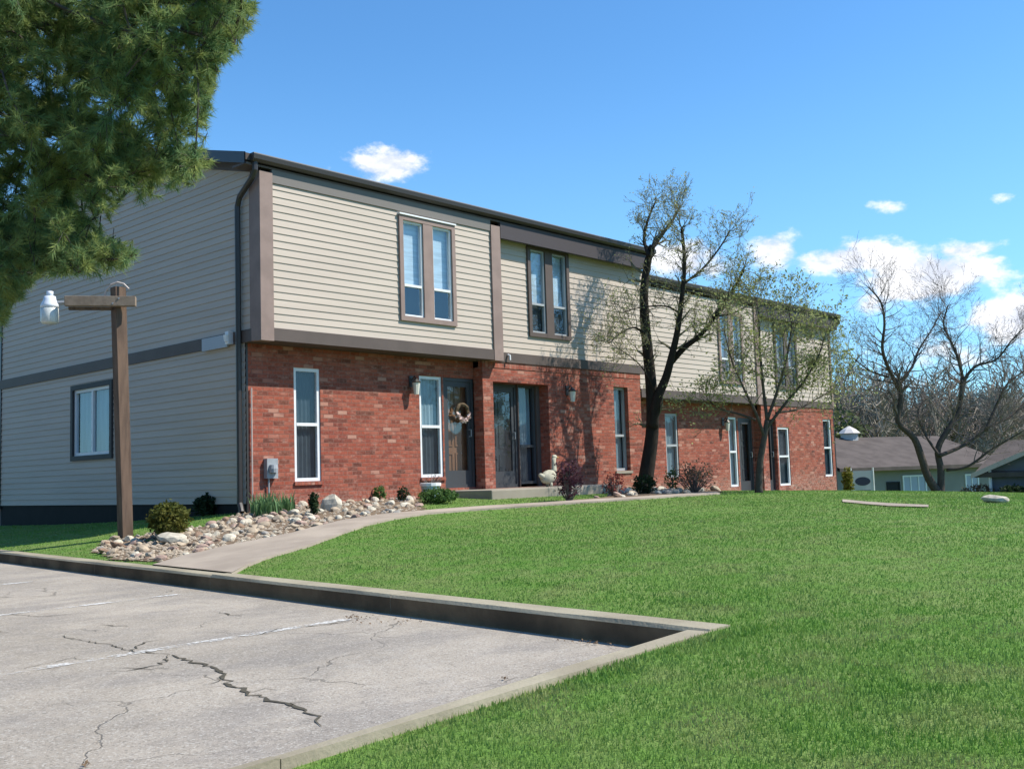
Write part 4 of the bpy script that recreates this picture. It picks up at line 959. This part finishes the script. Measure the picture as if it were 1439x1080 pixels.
shrub('purple_shrub', 800, 704, 46, 60, 'purple-leaved shrub right of the porch slab', 'shrub', purple, 420, .028, 26, shell=.3)
shrub('lilac_shrub', 822, 697, 28, 52, 'lilac-tinted flowering shrub against the brick wall', 'shrub', lilac, 260, .028, 8, D=bigD+.2)
shrub('red_shrub', 862, 697, 42, 36, 'low reddish shrub below the narrow window', 'shrub', redl, 170, .026, 34, shell=.25)
shrub('dark_round_shrub', 906, 694, 34, 26, 'dark green bush at the foot of the big tree', 'shrub', dgreen, 460, .03, 8)
shrub('brown_shrub', 975, 692, 74, 46, 'brown twiggy shrub under the third unit window', 'shrub', brownl, 420, .028, 40, shell=.2)
shrub('green_shrub', 945, 692, 20, 34, 'thin green shrub at the narrow tree-hidden window', 'shrub', mgreen, 160, .028, 8)
shrub('yellow_green_shrub', 1193, 696, 16, 36, 'yellow-green shrub just past the end of the building', 'shrub', leafmat('golden_leaf', (.22, .2, .03), (.13, .13, .02)), 260, .05, 6, D=30)
shrub('far_bush', 1425, 706, 40, 22, 'dark clipped bush by the far right house', 'shrub', dgreen, 500, .07, 8, D=38)
shrub('reddish_bush', 1378, 697, 52, 24, 'reddish brown bush before the pale far wall', 'shrub', brownl, 400, .06, 20, D=40)
# leafy clump with strap leaves
def strap_clump(px, py, wpx, h, lab, n=110, m=blgreen, name='strap_leaf_plant'):
    p = hit(px, py); d = float((p-CAM)@FW); rw = wpx/2/F*d; root = empty(name, tuple(p), lab, 'plant'); b = MB()
    for _ in range(n):
        a = random.uniform(0, 6.28); r = random.random()**.5*rw; s = Vector((p[0]+math.cos(a)*r, p[1]+math.sin(a)*r, p[2]-.02)); o = Vector(rv())*.3; o.z = 0
        L_ = h*random.uniform(.6, 1.1); wv = Vector((-o.y, o.x, 0)).normalized()*.012 if o.length > .01 else Vector((.012, 0, 0))
        m1 = s+Vector((0, 0, L_*.6))+o*L_*.4; t_ = s+Vector((0, 0, L_*.95))+o*L_*1.3
        b.quad(s-wv, s+wv, m1+wv, m1-wv); b.quad(m1-wv, m1+wv, t_+wv*.1, t_-wv*.1)
    b.build('leaves', m, root)
strap_clump(383, 722, 62, .36, 'clump of upright strap leaves at the corner of the brick wall', 190)

# planter, goose, wreath
p = atY(605, 690, -.35); zp = z1(p[0], -.35); zp = max(zp, .6)
PL = empty('planter', (p[0], -.35, zp), 'pale blue planter with white rim under the white window', 'planter')
b = MB(); b.lathe((p[0], -.35, zp), [(.13, 0), (.17, .22), (.165, .225)], 14); b.build('pot', mat('blue_glaze', (.30, .42, .50), .4, .5, .2, 6.), PL, smooth=False)
b = MB(); b.lathe((p[0], -.35, zp), [(.172, .222), (.19, .225), (.19, .275), (.16, .28), (.15, .25)], 14); b.build('rim', white, PL)
b = MB()
for _ in range(26):
    v = Vector(rv())*.2; v.z = abs(v.z)+.05; b.tube([(p[0]+v.x*.3, -.35+v.y*.3, zp+.26), (p[0]+v.x, -.35+v.y, zp+.28+v.z*.7)], [.006, .003], 3, cap=False)
b.build('dry_stems', barkr, PL)
gp = atY(772, 684, -.75); gx0, gy0, gz0 = gp[0], -.75, .735
GO = empty('goose_statue', (gx0, gy0, gz0), 'cream goose statue standing on the porch slab', 'statue')
b = MB()
def ellipsoid(b, c, r, n=12, tilt=0.):
    base = len(b.v); m = 8
    for i in range(m+1):
        ph = math.pi*i/m
        for j in range(n):
            th = 2*math.pi*j/n; x, y, z = r[0]*math.sin(ph)*math.cos(th), r[1]*math.sin(ph)*math.sin(th), r[2]*math.cos(ph)
            b.v.append((c[0]+x*math.cos(tilt)-z*math.sin(tilt), c[1]+y, c[2]+x*math.sin(tilt)+z*math.cos(tilt)))
    for i in range(m):
        for j in range(n): q = base+i*n; b.f.append((q+j, q+(j+1) % n, q+n+(j+1) % n, q+n+j))
ellipsoid(b, (gx0-.02, gy0, gz0+.19), (.21, .12, .13), tilt=.25); ellipsoid(b, (gx0-.2, gy0, gz0+.20), (.1, .06, .05), tilt=-.5)
b.tube([(gx0+.10, gy0, gz0+.22), (gx0+.16, gy0, gz0+.34), (gx0+.15, gy0, gz0+.46), (gx0+.16, gy0, gz0+.55)], [.085, .055, .042, .045], 10); ellipsoid(b, (gx0+.18, gy0, gz0+.57), (.065, .045, .045))
b.tube([(gx0, gy0-.05, gz0), (gx0, gy0-.04, gz0+.1)], .03, 8); b.tube([(gx0, gy0+.05, gz0), (gx0, gy0+.04, gz0+.1)], .03, 8)
b.build('body', mat('cast_stone', (.50, .47, .36), .8, .2, .3, 14.), GO, smooth=True)
b = MB(); b.tube([(gx0+.23, gy0, gz0+.57), (gx0+.31, gy0, gz0+.555)], [.025, .008], 8); b.build('beak', mat('orange_beak', (.45, .25, .08), .6), GO)
wx, wz = 4.66, 2.18
WR = empty('door_wreath', (wx, -.02, wz), 'small wreath with pale flowers hanging on the storm door', 'wreath')
b = MB(); ring = [(wx+math.cos(t)*.15, -.015+.01*math.sin(7*t), wz+math.sin(t)*.15) for t in np.linspace(0, 2*math.pi, 20)]; b.tube(ring, .035, 6, cap=False); b.build('ring', mat('vine', (.10, .07, .04), .9), WR)
P = np.array([(wx+math.cos(t)*.15, -.05, wz+math.sin(t)*.15) for t in np.linspace(-2.9, -.2, 26)]); V, Fq = leaves_np(P, .03, .018, 5, asp=.8); build_leaves('flowers', V, Fq, mat('pale_petals', (.72, .55, .50), .7), WR)

# ------------------------------------------------------------------ grass
lotnear = None
n = 520000
ang = RNG.uniform(math.radians(YAW-37), math.radians(YAW+33), n); u = RNG.random(n)
r = 2.6*(30/2.6)**(u**.85)
x = CAM[0]+np.cos(ang)*r; y = CAM[1]+np.sin(ang)*r
ok = ~in_lot(x, y, .03) & ~inpoly(x, y, walk_poly) & ~inpoly(x, y, bed_poly) & ~inpoly(x, y, strip_poly) & ~inpoly(x, y, [(p[0], p[1]) for p in SR])
ok &= ~((x > 0) & (x < 20.5) & (y > -.35)) & ~((x > 4.0) & (x < 8.0) & (y > -1.3)) & ~((x > KX(y)-.1) & (x < KX(y)+.185) & (y > LC0.y-.13)) & ~((y > LC0.y+(x-LC0.x)*ndir.y/ndir.x-.16+.085*np.clip((LC0.x-x)/3., 0, 1)) & (x < LC0.x+.03))
x, y, r = x[ok], y[ok], r[ok]; n = len(x); z = zt(x, y)
patch = .5+.5*np.sin(x*1.3+np.sin(y*.9)*1.5)*np.cos(y*1.1+np.sin(x*.7))
h = RNG.uniform(.009, .024, n)*(.75+.5*patch); a = RNG.uniform(0, 2*np.pi, n); w_ = (.0018+.0005*r)*RNG.uniform(.7, 1.3, n)
le = RNG.normal(size=(n, 2))*.45*h[:, None]
wx_, wy_ = np.cos(a)*w_, np.sin(a)*w_
V = np.stack([np.stack([x-wx_, y-wy_, z-.01], 1), np.stack([x+wx_, y+wy_, z-.01], 1), np.stack([x+le[:, 0], y+le[:, 1], z+h], 1)], 1).reshape(-1, 3)
def grass_mat():
    m = bpy.data.materials.new('grass_blades'); m.use_nodes = True; t = NT(m.node_tree); p = t.pos()
    a = t.ramp(t.noise(p, .5, 4), .3, .7); b = t.ramp(t.noise(p, 2.6, 3), .4, .72); d = t.ramp(t.noise(p, 60, 2), .4, .72)
    c = t.mix(a, (.125, .27, .042), (.19, .31, .07)); c = t.mix(t.math('MULTIPLY', b, .7), c, (.32, .32, .14)); c = t.mix(t.math('MULTIPLY', t.ramp(t.noise(p, .9, 4, .6), .56, .7), .55), c, (.085, .21, .03)); c = t.mix(t.math('MULTIPLY', d, .4), c, (.08, .19, .03))
    q = t.n('ShaderNodeBsdfPrincipled'); t.val(q.inputs['Base Color'], c); q.inputs['Roughness'].default_value = .6; q.inputs['Specular IOR Level'].default_value = .25
    tr = t.n('ShaderNodeBsdfTranslucent'); t.val(tr.inputs[0], c); mx = t.n('ShaderNodeMixShader'); mx.inputs[0].default_value = .35
    t.nt.links.new(q.outputs[0], mx.inputs[1]); t.nt.links.new(tr.outputs[0], mx.inputs[2])
    o = t.n('ShaderNodeOutputMaterial'); t.nt.links.new(mx.outputs[0], o.inputs[0]); return m
tag(np_mesh('grass', V, np.arange(n*3).reshape(-1, 3), grass_mat(), 3), kind='stuff')
# dry leaves in the lot corner
b = MB(); 
for (cx_, cy_, sx_, sy_, k) in ((850, 902, 60, 5, 60), (492, 868, 30, 4, 26), (712, 954, 8, 2, 6), (120, 1075, 6, 3, 6), (600, 872, 160, 4, 30), (880, 902, 30, 3, 24)):
    for _ in range(k):
        q = atZ(random.gauss(cx_, sx_*.5), random.gauss(cy_, sy_*.5), .006)
        if not in_lot(np.array([q[0]]), np.array([q[1]]), -.02)[0]: continue
        a = random.uniform(0, 6.28); s = random.uniform(.006, .015); c, d = math.cos(a)*s, math.sin(a)*s
        b.quad((q[0]-c, q[1]-d, .006), (q[0]+d*.6, q[1]-c*.6, .016), (q[0]+c, q[1]+d, .008), (q[0]-d*.6, q[1]+c*.6, .018))
tag(b.build('leaf_litter', brownl), kind='stuff')

# ------------------------------------------------------------------ far houses
tanw = mat('far_tan_siding', (.25, .245, .22), .8, .2, .15, 1.); rf = mat('far_roof', (.12, .10, .09), .9, .1, .3, 1.5); bluew = mat('far_blue_siding', (.12, .135, .17), .8, .2, .1, 1., vscale=(1, 1, 8))
def far_house(pxl, pxr, D, depth, eave_py, rise, wallm, lab, roofm=rf, dt=0.):
    a = Vector(atD(pxl, 660, D)); c = Vector(atD(pxr, 660, D+dt)); a.z = c.z = 0; u = (c-a).normalized(); L_ = (c-a).length; nrm = Vector((-u.y, u.x, 0))
    if nrm.dot(Vector((FW[0], FW[1], 0))) < 0: nrm = -nrm
    ze = float(atD((pxl+pxr)/2, eave_py, D+dt/2)[2]); zb = min(z1(a.x, a.y), z1(c.x, c.y))-.3
    R0 = empty('far_house', (a.x, a.y, zb), lab, 'house')
    mp = lambda s, d, z: tuple(a+u*s-nrm*d+Vector((0, 0, z)))
    b = MB(); b.box((0, -depth, zb), (L_, 0, ze), mp); b.build('wall', wallm, R0)
    b = MB(); o = .5; zr = ze+rise
    for (d0, z0_, d1, z1__) in ((o, ze-.08, -depth/2, zr), (-depth-o, ze-.08, -depth/2, zr)):
        b.quad(mp(-o, d0, z0_), mp(L_+o, d0, z0_), mp(L_+o, d1, z1__), mp(-o, d1, z1__)); b.quad(mp(-o, d0, z0_-.18), mp(L_+o, d0, z0_-.18), mp(L_+o, d0, z0_), mp(-o, d0, z0_)); b.quad(mp(-o, d0, z0_-.18), mp(L_+o, d0, z0_-.18), mp(L_+o, d1, z1__-.18), mp(-o, d1, z1__-.18))
    for s in (0, L_): b.quad(mp(s, 0, ze-.2), mp(s, -depth, ze-.2), mp(s, -depth/2, zr-.15))
    b.build('roof', roofm, R0); return R0, mp, L_, ze
H1, mp, L_, ze = far_house(1182, 1400, 52, 9, 652, 1.6, tanw, 'long single storey tan house with brown roof behind the bare tree', dt=4)
def fu(px): return L_*(px-1182)/(1400-1182)
def farwin(mp, u0, u1, z0, z1_, root, fm=white, gm=dark, mull=0, lab=None):
    b = MB(); frame_rect(b, mp, u0, u1, z0, z1_, .08, .0, .06)
    for k in range(mull): uu = u0+(u1-u0)*(k+1)/(mull+1); bar(b, mp, uu-.03, uu+.03, z0+.08, z1_-.08, 0, .05)
    r = b.build('window', fm, root, label=lab); k = MB(); k.quad(*[mp(u, .02, z) for u, z in ((u0, z0), (u1, z0), (u1, z1_), (u0, z1_))]); k.build('pane', gm, r)
farwin(mp, fu(1241), fu(1259), ze-1.5, ze-.85, H1, fm=dark); bluish = mat('pale_pane', (.30, .36, .45), .3, .5)
farwin(mp, fu(1263), fu(1296), ze-1.9, ze-.55, H1, gm=bluish, mull=2)
farwin(mp, fu(1352), fu(1372), ze-1.7, ze-.6, H1, gm=bluish, mull=1)
cp = Vector(mp(fu(1274), -4.4, ze+1.5)); b = MB(); b.lathe(cp, [(.5, -.5), (.5, .35)], 8); r = b.build('cupola', mat('cupola_wall', (.42, .42, .42), .7), H1); b = MB(); b.lathe(cp, [(.66, .33), (.4, .55), (.05, .74)], 8); b.build('cupola_roof', mat('cupola_roof', (.58, .53, .5), .7), r)
H2, mp2, L2, ze2 = far_house(1393, 1600, 40, 8, 658, 1.2, bluew, 'blue-grey sided house with white rake at the right edge', dt=-3.2)
b = MB(); za = ze2
# front gable on the second house
g0, g1 = -.3, 9.; gm_ = (g0+g1)/2; gz = za+1.95
b.quad(mp2(g0+.3, .3, za-2.6), mp2(g1, .3, za-2.6), mp2(g1, .3, za), mp2(gm_, .3, gz-.15), mp2(g0+.3, .3, za)); b.build('wall', bluew, H2)
b = MB()
for (ua, za_, ub, zb_) in ((g0-.3, za-.12, gm_, gz), (g1+.3, za-.12, gm_, gz)):
    b.quad(mp2(ua, .55, za_), mp2(ub, .55, zb_), mp2(ub, -4, zb_), mp2(ua, -4, za_))
b.build('roof', rf, H2); k = MB()
for (ua, za_, ub, zb_) in ((g0-.3, za-.12, gm_, gz), (g1+.3, za-.12, gm_, gz)):
    k.quad(mp2(ua, .56, za_-.17), mp2(ub, .56, zb_-.17), mp2(ub, .56, zb_+.02), mp2(ua, .56, za_+.02))
k.build('rake_board', mat('pale_rake', (.5, .42, .38), .7), H2)
k = MB(); k.tube([mp2(.05, .4, za), mp2(.05, .4, za-2.6)], .06, 6); k.build('downspout', white, H2)
H3, mp3, L3, ze3 = far_house(1120, 1207, 62, 8, 640, 2.6, mat('far_brown_siding', (.16, .14, .13), .8), 'brown house with a taller roof half hidden behind the building end', roofm=mat('far_roof_blue', (.10, .085, .10), .9, .1, .2, 2.))
# white sign with a dark oval on two posts
sp = Vector(atD(1213, 694, 36)); sz = z1(sp.x, sp.y); SG = empty('signboard', (sp.x, sp.y, sz), 'white signboard with a dark blue oval on posts beyond the building end', 'sign')
rt = Vector((RR[0], RR[1], 0)).normalized(); fr = -Vector((FW[0], FW[1], 0)).normalized(); zt_ = float(atD(1213, 661, 36)[2]); zb_ = float(atD(1213, 694, 36)[2])
c0 = Vector((sp.x, sp.y, (zt_+zb_)/2)); hw_ = 14/F*36
b = MB(); b.obox(c0, rt*hw_, fr*.03, Vector((0, 0, (zt_-zb_)/2))); pn = b.build('panel', mat('sign_white', (.5, .5, .54), .6), SG)
b = MB(); oc = c0+fr*.036+Vector((0, 0, .04)); nn = 20; b.v = [tuple(oc+rt*math.cos(t)*.27+Vector((0, 0, math.sin(t)*.15))) for t in np.linspace(0, 2*math.pi, nn, endpoint=False)]; b.f = [tuple(range(nn))]; b.build('oval_emblem', mat('sign_blue', (.04, .045, .08), .6), pn)
b = MB(); b.obox(c0+fr*.034-Vector((0, 0, .29)), rt*.27, fr*.002, Vector((0, 0, .035))); b.build('lettering_band', mat('sign_grey', (.16, .18, .26), .6), pn)
for s in (-1, 1):
    b = MB(); q = c0+rt*(hw_+.04)*s; b.tube([(q.x, q.y, sz-.2), (q.x, q.y, zt_+.1)], .035, 6); b.build('post', white, SG)

# ------------------------------------------------------------------ distant woods
b = MB(); tips = []
def far_wood(n, a0, a1, d0, d1, hmin, hmax, seed):
    r = random.Random(seed)
    for _ in range(n):
        a = math.radians(YAW+r.uniform(a0, a1)); d = r.uniform(d0, d1); x = CAM[0]+math.cos(a)*d; y = CAM[1]+math.sin(a)*d; z = z1(x, y); H = r.uniform(hmin, hmax)
        b.tube([(x, y, z-.3), (x+r.gauss(0, .2), y+r.gauss(0, .2), z+H*.5), (x+r.gauss(0, .5), y+r.gauss(0, .5), z+H)], [.16, .1, .03], 4, cap=False)
        for _ in range(44):
            t = r.uniform(.1, .97); s = Vector((x, y, z+H*t)); v = Vector((r.gauss(0, 1), r.gauss(0, 1), abs(r.gauss(.6, .5)))).normalized(); L_ = H*.34*(1.1-t*.7)*r.uniform(.6, 1.2)
            m_ = s+v*L_*.5+Vector((0, 0, .1)); e = s+v*L_+Vector((0, 0, L_*.25)); b.tube([s, m_, e], [.05, .035, .015], 3, cap=False)
            for _ in range(4):
                f = m_.lerp(e, r.random()); v2 = (v+Vector((r.gauss(0, .7), r.gauss(0, .7), r.gauss(.3, .5)))).normalized(); b.tube([f, f+v2*L_*.4], [.03, .012], 3, cap=False)
far_wood(260, -27, -10, 72, 125, 6.5, 9.2, 5)
far_wood(70, -50, -28, 80, 120, 6, 9, 6); far_wood(40, -8, 40, 90, 130, 6, 9, 8)
tag(b.build('distant_woods', mat('far_twigs', (.30, .25, .22), .95, .1, .3, .1, col2=(.25, .235, .18))), kind='stuff')  # twigs lightened so their colour carries the distance haze
for (x, D_, h, c) in ((1188, 60, 5.5, 0), (1205, 70, 5.0, 1), (1345, 80, 7.0, 0), (1378, 84, 7.8, 1)):
    p = atD(x, 690, D_); z = z1(p[0], p[1]); R_ = empty('far_evergreen' if c else 'far_green_tree', (p[0], p[1], z), ['yellow-green far tree just right of the building end', 'low dark green far tree behind the long roof', 'green far tree in the woods above the tan house', 'taller dark green far tree right of the woods gap'][[1188, 1205, 1345, 1378].index(x)], 'tree')
    b = MB(); b.tube([(p[0], p[1], z), (p[0], p[1], z+h*.8)], [.2, .05], 6); b.build('trunk', barkm, R_)
    U = RNG.normal(size=(500, 3)); U /= np.linalg.norm(U, axis=1)[:, None]; P = np.array([p[0], p[1], z+h*.55])+U*RNG.uniform(.3, 1, (500, 1))*np.array([1.7, 1.7, h*.48]); V, Fq = leaves_np(P, .22, .1, 2); build_leaves('crown', V, Fq, dgreen if c else leafmat('far_leaf', (.10, .125, .05), (.06, .08, .035)), R_)
